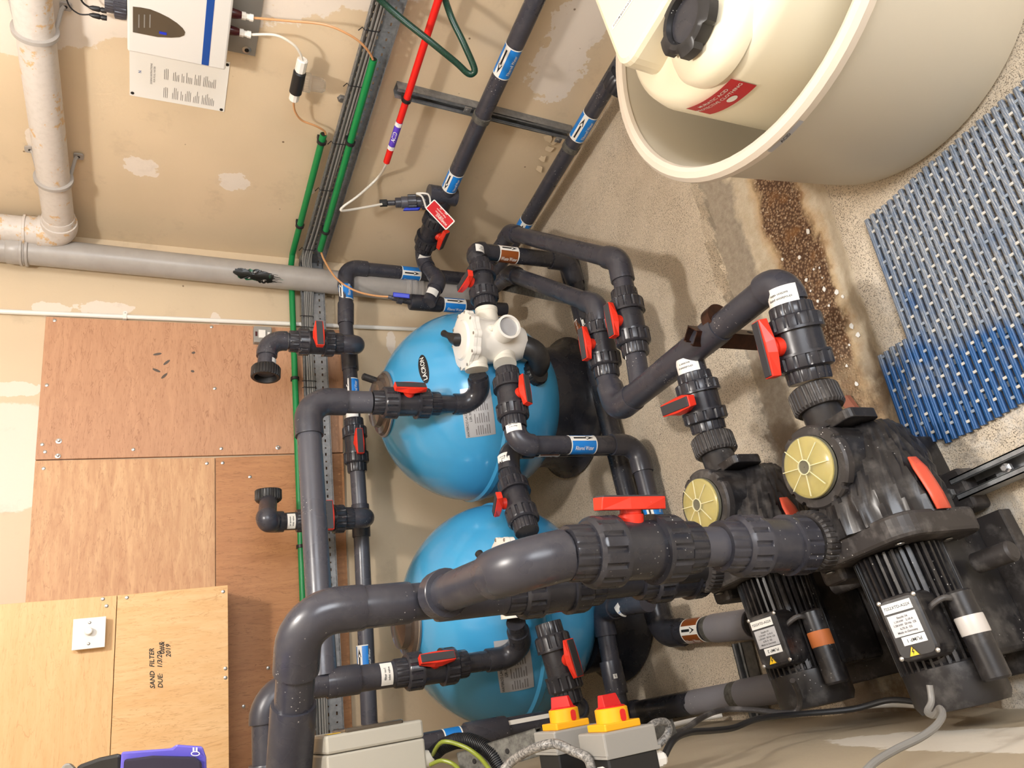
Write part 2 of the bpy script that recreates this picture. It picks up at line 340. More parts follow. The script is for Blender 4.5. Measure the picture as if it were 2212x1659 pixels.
# text -> flat triangles
TX = {}
def text2d(txt, size, bold=0.008):
    if txt not in TX:
        cu = bpy.data.curves.new('lettering_source', 'FONT'); cu.body = txt; cu.align_x = 'CENTER'; cu.align_y = 'CENTER'; cu.resolution_u = 2; cu.offset = bold
        o = bpy.data.objects.new('lettering_source', cu); COL.objects.link(o)
        dg = bpy.context.evaluated_depsgraph_get(); me = o.evaluated_get(dg).to_mesh()
        TX[txt] = ([tuple(v.co[:2]) for v in me.vertices], [tuple(p.vertices) for p in me.polygons])
        o.evaluated_get(dg).to_mesh_clear(); bpy.data.objects.remove(o); bpy.data.curves.remove(cu)
    vs, fs = TX[txt]; return [(x * size, y * size) for x, y in vs], fs
def put2d(mb, vs, fs, fn, mi=0, smooth=False): mb.add([fn(x, y) for x, y in vs], fs, mi, smooth)
def planar(c, x, y, off=0.0006):
    c = V3(c); x = V3(x).normalized(); y = V3(y).normalized(); n = x.cross(y)
    return lambda a, b, k=0.0: c + x * a + y * b + n * (off + k)
def wrap(c, ax, out, r, read='axial', flip=False):
    """patch on a pipe: c on the pipe's axis, out = radial direction of patch centre.
    read axial: text x runs along ax; around: text x runs round the pipe, text y along -ax"""
    c = V3(c); ax = V3(ax).normalized(); out = V3(out).normalized(); up = out.cross(ax); sgn = -1 if flip else 1
    def fn(a, b, k=0.0):
        a *= sgn; b *= sgn
        if read == 'axial': s, q = a, b
        else: s, q = -b, a
        an = q / r; return c + ax * s + (out * math.cos(an) + up * math.sin(an)) * (r + 0.0008 + k)
    return fn
def grid_patch(mb, fn, x0, x1, y0, y1, mi=0, nx=4, ny=6, k=0.0):
    vs = [fn(x0 + (x1 - x0) * i / nx, y0 + (y1 - y0) * j / ny, k) for i in range(nx + 1) for j in range(ny + 1)]
    fs = [(i * (ny + 1) + j, (i + 1) * (ny + 1) + j, (i + 1) * (ny + 1) + j + 1, i * (ny + 1) + j + 1) for i in range(nx) for j in range(ny)]
    mb.add(vs, fs, mi, True)
def lettering(fn, lines, size, parent, mat='ink', gap=1.25, name='lettering', shift=(0, 0), k=0.0005, sx=1.0):
    mb = MB()
    for i, ln in enumerate(lines):
        vs, fs = text2d(ln, size); dy = ((len(lines) - 1) / 2 - i) * size * gap
        mb.add([fn(x * sx + shift[0], y + dy + shift[1], k) for x, y in vs], fs)
    return mb.obj(name, mat, parent)
# ------------------------------------------------------------------ pipework builders
def arc_pts(p0, p1, p2, rho, n=8):
    a = (p0 - p1).normalized(); b = (p2 - p1).normalized(); ang = a.angle(b)
    if ang > PI - 0.03: return [p1]
    tl = rho / math.tan(ang / 2); tl = min(tl, 0.48 * (p0 - p1).length, 0.48 * (p2 - p1).length); rho = tl * math.tan(ang / 2)
    c = p1 + (a + b).normalized() * (rho / math.sin(ang / 2)); s = p1 + a * tl; e = p1 + b * tl
    out = []
    for i in range(n + 1):
        t = i / n; v = (s - c).normalized().slerp((e - c).normalized(), t) if hasattr(V3, 'slerp') else None
        out.append(c + v * rho)
    return out
def fillet(pts, rho, n=8):
    out = [pts[0]]
    for i in range(1, len(pts) - 1): out += arc_pts(pts[i - 1], pts[i], pts[i + 1], rho, n)
    return out + [pts[-1]]
def run(name, label, pts, r, parent=None, mat='pvc', ends=(), elbows=True, group=None, cat='pipe', rho=1.9, soc=1.35, emat=None, skip=()):
    """a glued pipe run: straight pipes and the elbows between them are its parts"""
    pts = [V3(p) for p in pts]; t = parent or thing(name, label, cat, pts[0], group)
    n = len(pts); er = r * 1.19
    cuts = []
    for i in range(1, n - 1):
        a = (pts[i - 1] - pts[i]).normalized(); b = (pts[i + 1] - pts[i]).normalized(); ang = a.angle(b)
        if ang > PI - 0.05 or not elbows or i in skip: cuts.append(0); continue
        rh = r * rho; tl = rh / math.tan(ang / 2) + r * soc
        tl = min(tl, 0.49 * (pts[i - 1] - pts[i]).length if i > 1 else 0.9 * (pts[i - 1] - pts[i]).length, 0.49 * (pts[i + 1] - pts[i]).length if i < n - 2 else 0.9 * (pts[i + 1] - pts[i]).length)
        ta = min(rh / math.tan(ang / 2), tl - 0.2 * r); cuts.append(tl)
        arc = arc_pts(pts[i] + a * ta * 3, pts[i], pts[i] + b * ta * 3, ta * math.tan(ang / 2), 8)
        s0 = pts[i] + a * tl; s1 = pts[i] + b * tl
        pl = [s0, s0 - a * r * 0.12] + arc + [s1 - b * r * 0.12, s1]
        rr = [er * 0.985, er] + [er] * len(arc) + [er, er * 0.985]
        MB().tube(pl, rr, 24).obj('elbow', emat or mat, t)
    cuts = [0] + cuts + [0]
    for i in range(n - 1):
        d = (pts[i + 1] - pts[i]); L = d.length; d.normalize()
        a = pts[i] + d * max(0, cuts[i] - 0.006); b = pts[i + 1] - d * max(0, cuts[i + 1] - 0.006)
        if (b - a).length > 0.004: MB().tube([a, a.lerp(b, 0.5), b], r, 24).obj('pipe', mat, t)
    return t
def coupling(t, a, b, r, name='coupling', mat='pvc', k=1.19):
    ax = b - a; L = ax.length
    MB().lathe(a, ax, [(r * k * 0.97, 0), (r * k, L * 0.05), (r * k, L * 0.95), (r * k * 0.97, L)], 24).obj(name, mat, t)
def ribmod(n, depth, wide=0.14):
    def f(a):
        x = (a / (2 * PI) * n) % 1.0
        return 1 - depth if x < wide else 1.0
    return f
def ringpart(t, name, c, ax, prof, ribs, mat, depth=0.055, wide=0.16, caps=True):
    MB().lathe(c, ax, prof, ribs * 7, mod=ribmod(ribs, depth, wide), caps=caps).obj(name, mat, t)
def valve(label, p0, p1, r, ang=0, closed=False, handle=True, hl=3.5, group='ball valves', mat='pvc_dark', twist=0.0, ctr=0.5, cat='valve', name='ball_valve', nutk=1.72, hoff=0.0):
    p0, p1 = V3(p0), V3(p1); ax = (p1 - p0); L = ax.length; ax.normalize(); mid = p0 + ax * L * 0.5
    t = thing(name, label, cat, mid, group)
    ks, kn, kb = r * 1.30, r * nutk, r * 1.42
    def seg(n, a, b, prof, ribs, dep=0.05): ringpart(t, n, p0, ax, [(q[0], L * (a + (b - a) * q[1])) + tuple(q[2:]) for q in prof], ribs, mat, dep)
    seg('socket', 0.0, 0.19, [(ks * 0.96, 0), (ks, 0.08, 1), (ks * 1.02, 0.95, 1), (ks, 1)], 16)
    seg('socket', 0.81, 1.0, [(ks, 0), (ks * 1.02, 0.05, 1), (ks, 0.92, 1), (ks * 0.96, 1)], 16)
    seg('union_nut', 0.15, 0.355, [(kn * 0.86, 0), (kn * 0.97, 0.10), (kn, 0.2, 1), (kn, 0.82, 1), (kn * 1.01, 0.84), (kn * 1.01, 1.0)], 14, 0.07)
    seg('union_nut', 0.645, 0.85, [(kn * 1.01, 0), (kn * 1.01, 0.16), (kn, 0.18, 1), (kn, 0.8, 1), (kn * 0.97, 0.9), (kn * 0.86, 1)], 14, 0.07)
    MB().lathe(p0, ax, [(kb, L * 0.33), (kb, L * 0.5), (kb, L * 0.67)], 28).obj('valve_body', mat, t)
    if not handle: return t
    s = radial(ax, mid, ang); g = ax.cross(s)
    h = g if closed else ax
    if twist: h = Matrix.Rotation(math.radians(twist), 3, s) @ h
    wv = s.cross(h)
    mid = mid + ax * hoff
    MB().lathe(mid, s, [(r * 0.62, kb * 0.8), (r * 0.62, kb + r * 0.28), (r * 0.52, kb + r * 0.32), (r * 0.52, kb + r * 0.62)], 20).obj('stem', 'orange_red', t)
    a = r * hl / 2; z0 = kb + r * 0.50; hh = r * 0.62
    bot = [(-a, -r * 0.38), (-r * 0.40, -r * 0.72), (r * 0.40, -r * 0.72), (a, -r * 0.38), (a, r * 0.38), (r * 0.40, r * 0.72), (-r * 0.40, r * 0.72), (-a, r * 0.38)]
    top = [(-a * 0.98, -r * 0.46), (-r * 0.3, -r * 0.54), (r * 0.3, -r * 0.54), (a * 0.98, -r * 0.46), (a * 0.98, r * 0.46), (r * 0.3, r * 0.54), (-r * 0.3, r * 0.54), (-a * 0.98, r * 0.46)]
    ho = MB().prism(mid + s * z0, h, wv, s, bot, hh, 0, top).obj('handle', 'orange_red', t, r * 0.05)
    MB().box(mid + s * (z0 + hh + r * 0.02), h * a * 0.94, wv * r * 0.37, s * r * 0.06).obj('grip_insert', 'insert_dark', ho, r * 0.03)
    return t
def union(label, p0, p1, r, name='check_valve', cat='valve', group=None, mat='pvc_dark', nutk=1.6):
    return valve(label, p0, p1, r, handle=False, group=group, mat=mat, name=name, cat=cat, nutk=nutk)
def marker(t, c, ax, r, L, ang, word='Filtered Water', col='label_blue', arrow=1, size=None, tang=0.62, aang=-0.75, name='flow_marker'):
    """printed band: coloured sleeve, white rims, white stripe with a black arrow, lettering. ax = reading direction"""
    c = V3(c); ax = V3(ax).normalized(); out = radial(ax, c, ang); fn = wrap(c, ax, out, r * 1.012)
    m = MB().lathe(c, ax, [(r * 1.01, -L / 2), (r * 1.012, -L / 2 + 0.0005), (r * 1.012, L / 2 - 0.0005), (r * 1.01, L / 2)], 32)
    o = m.obj(name, col, t)
    q = MB()
    for e in (-1, 1): q.lathe(c, ax, [(r * 1.006, e * L / 2 - 0.002), (r * 1.02, e * L / 2 - 0.0018), (r * 1.02, e * L / 2 + 0.0018), (r * 1.006, e * L / 2 + 0.002)], 32)
    sw = r * 0.36; a0 = -aang * r
    grid_patch(q, fn, -L / 2, L / 2, a0 - sw, a0 + sw, 0, 2, 6, 0.0003); q.obj('white_print', 'label_white', o)
    q = MB(); al = L * 0.40; aw = r * 0.10; ah = r * 0.25; e = arrow
    pts = [(-al * e, -aw), (al * 0.25 * e, -aw), (al * 0.25 * e, -ah), (al * e, 0), (al * 0.25 * e, ah), (al * 0.25 * e, aw), (-al * e, aw)]
    q.add([fn(x, y + a0, 0.0009) for x, y in pts], [(0, 1, 5, 6), (2, 3, 4)]); q.obj('arrow', 'ink', o)
    sz = size or L / 5.6
    lettering(fn, [word], sz * 1.12, o, 'label_white', shift=(0, -tang * r), k=0.0006, sx=min(0.8, L * 0.84 / (len(word) * 0.50 * sz * 1.12)))
    return o
def sticker(t, c, ax, r, wax, warc, ang, lines=(), size=0.006, read='around', flip=False, name='sticker', mat='label_white', ink='ink'):
    c = V3(c); ax = V3(ax).normalized(); out = radial(ax, c, ang)
    fn = wrap(c, ax, out, r, 'axial'); q = MB(); grid_patch(q, fn, -wax / 2, wax / 2, -warc / 2, warc / 2, 0, 3, 8)
    o = q.obj(name, mat, t)
    if lines: lettering(wrap(c, ax, out, r, read, flip), lines, size, o, ink, k=0.0006)
    return o
def flatlabel(t, c, x, y, w_, h_, lines=(), size=0.006, mat='label_white', ink='ink', name='sticker', th=0.0006, gap=1.3, shift=(0, 0)):
    x = V3(x).normalized(); y = V3(y).normalized(); n = x.cross(y)
    o = MB().box(V3(c) + n * th / 2, x * w_ / 2, y * h_ / 2, n * th / 2).obj(name, mat, t)
    if lines: lettering(planar(V3(c) + n * th, x, y, 0.0003), lines, size, o, ink, gap, shift=shift, k=0)
    return o
def cable(name, label, pts, r, mat, cat='cable', group=None, parent=None, seg=10, n=6):
    pts = [V3(p) for p in pts]; out = []
    for i in range(len(pts) - 1):
        a = pts[max(i - 1, 0)]; b = pts[i]; c = pts[i + 1]; d = pts[min(i + 2, len(pts) - 1)]
        for k in range(n):
            q = k / n; out.append(0.5 * ((2 * b) + (c - a) * q + (2 * a - 5 * b + 4 * c - d) * q * q + (3 * b - a - 3 * c + d) * q ** 3))
    out.append(pts[-1]); o = MB().tube(out, r, seg).obj(name, mat, parent)
    if parent is None: tag(o, label, cat, group)
    return o
def screw(t, c, nrm, r=0.004, name='screw', mat='screw_steel'):
    o = MB().lathe(V3(c), nrm, [(r, -0.001), (r, 0.0006), (r * 0.7, 0.0016), (r * 0.3, 0.0018)], 12).obj(name, mat, t)
    return o
# ================================================================== THE SETTING
def struct(name, mb, mat, kind='structure'):
    o = mb.obj(name, mat); o['kind'] = kind; return o
def gridsurf(fn, us, vs, flip=False):
    m = MB(); V = [fn(u, v) for u in us for v in vs]; n = len(vs)
    m.add(V, [(i * n + j, (i + 1) * n + j, (i + 1) * n + j + 1, i * n + j + 1) for i in range(len(us) - 1) for j in range(n - 1)], 0, True); return m
def hsh(x, y): return math.sin(x * 12.9 + y * 7.3) * 0.5 + math.sin(x * 31.7 - y * 17.1 + 1.3) * 0.3 + math.sin(x * 71 + y * 53) * 0.2
def fz(x, y):
    yy = y + 0.135 * x + 0.012 * hsh(x * 1.3, 0.2)
    d = 0.0
    if 1.13 < yy < 1.585: d = -0.034 * min(1, (1.585 - yy) / 0.006) * min(1, (yy - 1.13) / 0.05)
    if 1.05 < yy <= 1.14: d += 0.006 * math.sin((yy - 1.05) / 0.09 * PI)
    if 1.2 < yy < 1.4: d -= 0.006 * math.sin((yy - 1.2) / 0.2 * PI)
    return FZ + d + 0.0012 * hsh(x * 3, y * 3)
ys = [-1.7 + 0.1 * i for i in range(25)] + [0.8 + 0.01 * i for i in range(85)] + [1.7 + 0.1 * i for i in range(18)]
struct('floor', gridsurf(lambda x, y: V3((x, y, fz(x, y))), [-0.5 + 0.03 * i for i in range(94)], ys), 'concrete')
back_end = COR - RB * 2.4
def slab(p, q, out, z0, z1, th_=0.12, ext=0.0):
    m = MB(); d = (q - p).normalized(); p = p - d * ext; q = q + d * ext
    c = (p + q) / 2; c = V3((c.x, c.y, (z0 + z1) / 2)) - out * th_ / 2
    return m.box(c, d * (q - p).length / 2, out * th_ / 2, U * (z1 - z0) / 2)
struct('wall_right', slab(V3((WX, -1.6, 0)), V3((WX, 2.90, 0)), -R, FZ - 0.1, CEIL), 'wall_paint_right')
struct('wall_back', slab(V3((back_end.x, back_end.y, 0)), V3((COR.x, COR.y, 0)), FB, FZ - 0.1, CEIL, ext=0.05), 'wall_paint_back')
struct('wall_left', slab(LO + LD * -1.6, LO + LD * 3.5, LN, FZ - 0.1, CEIL), 'wall_paint_left')
struct('wall_front', slab(V3((-0.6, -1.6, 0)), V3((2.4, -1.6, 0)), A, FZ - 0.1, CEIL), 'plain_paint')
struct('ceiling', MB().box((0.9, 0.8, CEIL + 0.05), (1.7, 0, 0), (0, 2.6, 0), (0, 0, 0.05)), 'plain_paint')
# ================================================================== FLOOR THINGS
# slatted mat: two rolls
def mat(label, x0, x1, y_back, n, pitch, skew, stud_z=0.0145):
    t = thing('slatted_mat', label, 'mat', ((x0 + x1) / 2, y_back - n * pitch / 2, FZ), 'duckboard mats on the floor')
    w2 = pitch * 0.32; base = None; studs = MB(); rods = MB()
    for i in range(n):
        y = y_back - i * pitch; a = V3((x0, y + skew * (x0 - 1.04), 0)); b = V3((x1, y + skew * (x1 - 1.04), 0)); L = (b - a).length
        if base is None:
            m = MB(); pr = [(-w2, 0.004), (-w2, 0.0125), (-w2 * 0.6, 0.0145), (-w2 * .2, 0.0138), (w2 * .2, 0.0145), (w2 * 0.6, 0.0138), (w2, 0.0125), (w2, 0.004)]
            rings = [[V3((q * L, p[0], p[1])) for p in pr] for q in (0, 1)]; m.loft(rings, 0, True, False)
            base = m.obj('slat', 'mat_blue', t); o = base
        else:
            o = base.copy(); COL.objects.link(o)
        ang = math.atan2(b.y - a.y, b.x - a.x)
        loc = V3((a.x, a.y, FZ)) + V3((random.uniform(-.002, .002), random.uniform(-.0006, .0006), 0))
        o.parent = t; o.matrix_parent_inverse = Matrix.Translation(-gl(t)); o.location = loc; o.rotation_euler = (0, 0, ang)
        if i < n - 1:
            d = (b - a).normalized(); k = 0; s0 = 0.02 + (i % 3) * 0.0145
            while s0 + k * 0.0435 < L - 0.006:
                p = a + d * (s0 + k * 0.0435) + V3((0, -pitch / 2, FZ + 0.0115)); k += 1
                studs.box(p - V3((0, 0, 0.001)), (0.0030, 0, 0), (0, pitch * 0.24, 0), (0, 0, 0.0032))
    k = 0
    while k * 0.1 < (x1 - x0):
        x = x0 + 0.05 + k * 0.1; k += 1
        if x > x1 - 0.02: break
        rods.box((x, y_back - (n - 1) * pitch / 2 + skew * (x - 1.04), FZ + 0.0055), (0.006, 0, 0), (0, (n - 1) * pitch / 2, 0), (0, 0, 0.0035))
    o = studs.obj('cross_studs', 'mat_stud', t); o['kind'] = 'stuff'
    rods.obj('cross_bars', 'mat_under', t); return t
mat('worn blue slatted mat with whitened ribs, long upper roll beside the tub', 0.462, 1.040, 0.897, 31, 0.01775, -0.13)
mat('bright blue clean end strip of slatted mat, beside the black pump', 0.478, 0.722, 0.985, 5, 0.0185, -0.13)
# white paint flakes in the channel
m = MB(); fl = [(1725, 555), (1745, 500), (1757, 582), (1770, 578), (1776, 600), (1780, 625), (1750, 628), (1808, 630), (1822, 640), (1700, 605), (1840, 705), (1835, 745), (1690, 560), (1790, 660), (1765, 650), (1855, 722), (1760, 690), (1850, 830), (1740, 604), (1828, 790)]
for px, py in fl:
    p = H(px, py, FZ - 0.034); p = V3((p.x, p.y, fz(p.x, p.y) + 0.0025)); a = random.uniform(0, PI); s_ = random.uniform(0.004, 0.010)
    poly = [(s_ * random.uniform(0.5, 1.1) * math.cos(a + i * PI / 3), s_ * random.uniform(0.4, 0.9) * math.sin(a + i * PI / 3)) for i in range(6)]
    m.prism(p, (1, 0, 0), (0, 1, 0), (0, 0, 1), poly, 0.0015)
tag(m.obj('paint_flakes', 'label_white'), 'scattered white paint flakes lying in the rusty floor channel', 'paint flakes', kind='stuff')
# ================================================================== CHEMICAL TUB AND TANK
BC = V3((1.412, 0.650, 0))
t = thing('bund_tub', 'big round translucent cream tub around the acid tank', 'tub', (BC.x, BC.y, FZ))
z0 = FZ + 0.002; zr = -1.10
MB().lathe((BC.x, BC.y, z0), U, [(0.345, 0), (0.357, 0.012), (0.362, 0.05), (0.396, zr - z0 - 0.06), (0.400, zr - z0 - 0.03), (0.404, zr - z0 - 0.005),
    (0.386, zr - z0 - 0.004), (0.376, zr - z0 - 0.05), (0.335, 0.03), (0.0001, 0.03)], 72, caps=False).obj('tub_wall', 'poly_bund', t)
o = MB().lathe((BC.x, BC.y, zr), U, [(0.384, -0.006), (0.388, 0.003), (0.398, 0.008), (0.412, 0.006), (0.420, -0.004), (0.420, -0.020), (0.408, -0.026), (0.398, -0.022)], 72, caps=False).obj('rolled_rim', 'poly_rim', t)
# ACID tape on the rim
p = H(1680, 253, zr - 0.012); d = V3((p.x - BC.x, p.y - BC.y, 0)).normalized(); c = V3((BC.x, BC.y, zr - 0.0125))
fn = wrap(c, V3((0, 0, 1)), d, 0.4206, 'axial'); q = MB(); grid_patch(q, fn, -0.006, 0.006, -0.045, 0.045, 0, 2, 10); k = q.obj('tape_label', 'label_silver', t)
lettering(wrap(c, V3((0, 0, -1)), d, 0.4209, 'around'), ['ACID'], 0.011, k)
t = thing('acid_tank', 'cream inner acid tank with black screw cap standing inside the tub', 'tank', (BC.x, BC.y, FZ + 0.03))
zs = -1.02
MB().lathe((BC.x, BC.y, zs), U, [(0.262, FZ + 0.035 - zs), (0.268, -0.3), (0.270, -0.045), (0.262, -0.018), (0.245, -0.004), (0.20, 0.004), (0.13, 0.014), (0.001, 0.018)], 64, caps=False).obj('tank_body', 'poly_cream', t)
cap = V3((1.262, 0.668, -0.965))
MB().lathe(cap - U * 0.055 + V3((0.05, 0, 0)) * 0, U, [(0.118, -0.012), (0.116, 0.010), (0.106, 0.024), (0.088, 0.034), (0.076, 0.041), (0.001, 0.042)], 56, caps=False).obj('neck', 'poly_cream', t)
m = MB(); m.prism((1.555, 0.665, -1.03), R, A, U, rrect(0.235, 0.198, 0.05, 5), 0.098, 0, [(x * 0.985, y * 0.985) for x, y in rrect(0.235, 0.198, 0.05, 5)])
m.obj('raised_housing', 'poly_cream', t, 0.014)
cp = MB(); cp.lathe(cap - U * 0.012, U, [(0.064, 0), (0.066, 0.008, 1), (0.066, 0.030, 1), (0.060, 0.036), (0.050, 0.036), (0.047, 0.022), (0.001, 0.022)], 60, mod=ribmod(5, -0.17, 0.42), caps=False)
cp.obj('screw_cap', 'black_plastic', t)
MB().lathe(cap + U * 0.010, U, [(0.046, 0), (0.044, 0.003), (0.03, 0.0045), (0.001, 0.005)], 32, caps=False).obj('cap_disc', 'pvc_dark', t)
p = along(V3((BC.x, BC.y, -1.0)), U, 1560, 213); pc = H(1565, 212, -1.06)
d = V3((pc.x - BC.x, pc.y - BC.y, 0)).normalized(); d = Matrix.Rotation(math.radians(-6), 3, U) @ V3((-0.80, 0.55, 0)).normalized()
rr_ = ray(1556, 219); qa = rr_.x ** 2 + rr_.y ** 2; qb = -2 * (rr_.x * BC.x + rr_.y * BC.y); qc = BC.x ** 2 + BC.y ** 2 - 0.2705 ** 2; hp = rr_ * ((-qb - math.sqrt(max(0, qb * qb - 4 * qa * qc))) / (2 * qa)); d = V3((hp.x - BC.x, hp.y - BC.y, 0)).normalized(); c = V3((BC.x, BC.y, hp.z)); fn = wrap(c, -U, d, 0.2705); q = MB(); grid_patch(q, fn, -0.034, 0.034, -0.072, 0.072, 0, 3, 10); k = q.obj('hazard_label', 'label_red', t)
lettering(wrap(c, -U, d, 0.271, 'around'), ['MURIATIC ACID', 'PROTECTIVE CLOTHING'], 0.0125, k, 'label_white', 1.3, shift=(0, 0.012))
q = MB(); vs = ell(0.014, 0.009, 14); fw = wrap(c, -U, d, 0.271, 'around'); q.add([fw(x + 0.02, y - 0.014, 0.0005) for x, y in vs], [tuple(range(14))]); q.obj('hand_symbol', 'label_white', k)
a0 = H(1316, 72, -0.932); a1 = H(1372, -12, -0.932); dx = (a1 - a0).normalized(); dy = U.cross(dx)
flatlabel(t, a0 + dx * 0.165 + U * 0.0005, dx, dy, 0.30, 0.013, ['SODIUM BISULPHATE'], 0.0078, shift=(-0.108, 0))
# ================================================================== FILTER VESSELS
TR = 0.375
def filt(label, c, zr_, logo=False, lab_px=None):
    t = thing('sand_filter', label, 'filter', (c.x, c.y, FZ), 'blue sand filters')
    prof = []; n = 110
    for i in range(n + 1):
        b = -PI / 2 * 0.86 + (PI / 2 * 0.86 + PI / 2 * 0.93) * i / n
        r_, h = TR * math.cos(b), zr_ * math.sin(b)
        if abs(h) < 0.012: r_ += 0.007
        prof.append((r_, h))
    MB().lathe(c, U, prof, 72).obj('vessel', 'tank_blue', t)
    zb = FZ - c.z
    MB().lathe((c.x, c.y, FZ + 0.001), U, [(0.295, 0), (0.30, 0.012), (0.285, 0.02), (0.265, 0.05), (0.25, 0.10), (0.255, 0.19), (0.20, 0.20)], 56).obj('base_stand', 'pvc_dark', t)
    MB().lathe(c + U * (zr_ * 0.972), U, [(0.118, -0.012), (0.120, 0.004), (0.112, 0.012), (0.09, 0.016), (0.085, 0.035), (0.03, 0.045), (0.001, 0.046)], 40, caps=False).obj('top_dome_lid', 'smoke_plastic', t)
    MB().lathe(c + U * (zr_ * 0.962), U, [(0.119, -0.006), (0.126, -0.003), (0.126, 0.003), (0.119, 0.006)], 40).obj('clamp_ring', 'steel', t)
    MB().lathe(c + U * (zr_ * 0.98 + 0.03) + V3((0.09, -0.02, -0.01)), V3((0.3, -0.1, 1)), [(0.014, 0), (0.014, 0.05), (0.008, 0.055)], 14).obj('air_valve', 'black_plastic', t)
    def hit(px, py):
        d = ray(px, py).normalized(); o = -c; q = lambda v: V3((v.x / TR, v.y / TR, v.z / zr_)); dd, oo = q(d), q(o)
        a, b, k = dd.dot(dd), 2 * dd.dot(oo), oo.dot(oo) - 1; return d * ((-b - math.sqrt(max(0, b * b - 4 * a * k))) / (2 * a))
    def surf(p, x, y, off=0.0012):
        def fn(a, b, k=0.0):
            v = p + x * a + y * b - c; s_ = 1 / math.sqrt((v.x / TR) ** 2 + (v.y / TR) ** 2 + (v.z / zr_) ** 2); v = v * s_
            nn = V3((v.x / TR ** 2, v.y / TR ** 2, v.z / zr_ ** 2)).normalized(); return c + v + nn * (off + k)
        return fn
    def tangent(p, px, py, qx, qy):
        q = hit(qx, qy); x = (q - p).normalized(); v = p - c; nn = V3((v.x / TR ** 2, v.y / TR ** 2, v.z / zr_ ** 2)).normalized()
        x = (x - nn * x.dot(nn)).normalized(); return x, nn.cross(x)
    if logo:
        p = hit(915, 796); x, y = tangent(p, 915, 796, 911, 770); fn = surf(p, x, y); q = MB()
        vs = ell(0.062, 0.020, 32); q.add([fn(0, 0)] + [fn(a, b) for a, b in vs], [(0, i + 1, (i + 1) % 32 + 1) for i in range(32)]); k = q.obj('name_badge', 'ink', t)
        lettering(fn, ['LACRON'], 0.024, k, 'label_white')
    if lab_px:
        p = hit(*lab_px[0]); x, y = tangent(p, *lab_px[0], *lab_px[1]); fn = surf(p, x, y); q = MB(); grid_patch(q, fn, -0.09, 0.09, -0.055, 0.055, 0, 10, 8); k = q.obj('instruction_label', 'label_silver', t)
        lettering(fn, ['WATERCO LACRON FILTER', 'LSR-30"'], 0.012, k, shift=(-0.012, 0.036))
        m = MB()
        for col_ in range(4):
            for r_ in range(7):
                x0 = -0.082 + col_ * 0.043; y0 = 0.012 - r_ * 0.008; wd = 0.034 if (r_ * 3 + col_) % 4 else 0.022
                grid_patch(m, fn, x0, x0 + wd, y0, y0 + 0.0035, 0, 2, 1, 0.0006)
        m.obj('fine_print', 'ink_grey', k)['kind'] = 'stuff'
    return t
filt('blue sand filter nearer the corner, white multiport valve fully visible', V3((1.335, 2.435, -1.158)), 0.366, True, ((1033, 890), (1029, 860)))
filt('blue sand filter nearer the left wall, partly behind the thick pipes', V3((0.533, 2.487, -1.140)), 0.343, False, ((1112, 1440), (1108, 1410)))
def multiport(label, top, ports, sight=None, hdir=(1, 0, 0), grp='multiport valves'):
    t = thing('multiport_valve', label, 'valve', top - U * 0.22, grp)
    lob = lambda a: 1 + 0.075 * max(0, math.cos(10 * a)) ** 0.7
    MB().lathe(top, U, [(0.085, -0.030, 1), (0.098, -0.028, 1), (0.098, -0.014, 1), (0.096, -0.013, 1), (0.099, -0.011, 1), (0.099, 0.0, 1), (0.080, 0.0035), (0.072, 0.004), (0.066, 0.012), (0.001, 0.016)], 120, mod=lob, caps=False).obj('lid', 'white_shiny', t)
    MB().lathe(top, U, [(0.090, -0.030), (0.086, -0.05), (0.078, -0.12), (0.072, -0.19), (0.058, -0.225), (0.02, -0.235)], 40).obj('valve_body', 'white_shiny', t)
    for i in range(10):
        a = 2 * PI * i / 10; screw(t, top + V3((0.0985 * math.cos(a), 0.0985 * math.sin(a), 0.002)), U, 0.0055, 'lid_screw')
    hd = V3(hdir).normalized(); q = MB().tube([top + U * 0.012, top + U * 0.022, top + U * 0.027 + hd * 0.02, top + U * 0.026 + hd * 0.065, top + U * 0.032 + hd * 0.088, top + U * 0.032 + hd * 0.108], [0.022, 0.024, 0.020, 0.012, 0.011, 0.013], 14)
    q.obj('selector_lever', 'black_plastic', t)
    for p, d, L, r_ in ports:
        p = V3(p); d = V3(d).normalized()
        MB().lathe(p - d * L, d, [(r_ * 1.25, 0), (r_ * 1.32, L * 0.4), (r_ * 1.22, L * 0.75), (r_ * 1.30, L * 0.8), (r_ * 1.30, L)], 28).obj('port', 'white_plastic', t)
    if sight:
        p, d = V3(sight[0]), V3(sight[1]).normalized(); g = MB().lathe(p - d * 0.085, d, [(0.040, 0), (0.042, 0.045), (0.043, 0.085), (0.035, 0.086), (0.034, 0.074), (0.001, 0.074)], 32, caps=False).obj('sight_glass_housing', 'white_shiny', t)
        MB().lathe(p - d * 0.010, d, [(0.034, 0), (0.033, 0.002), (0.001, 0.003)], 28).obj('sight_glass', 'cable_grey' if False else 'label_silver', g)
    MB().lathe(top - U * 0.075 + radial(U, top, 35) * 0.078, radial(U, top, 35), [(0.014, 0), (0.013, 0.01), (0.007, 0.016)], 18).obj('gauge_plug', 'white_plastic', t)
    return t
M1 = D(1000, 735, 2.62); M2 = D(1085, 1237, 2.20)
in1 = along(M1 + radial(U, M1, 0) * 0, -RB, 1028, 800); in1 = D(1030, 800, 2.60); rt1 = D(1091, 788, 2.62); tp1 = D(1050, 668, 2.72)
in2 = D(1112, 1335, 2.20); rt2 = D(1180, 1325, 2.20); tp2 = D(1147, 1163, 2.30)
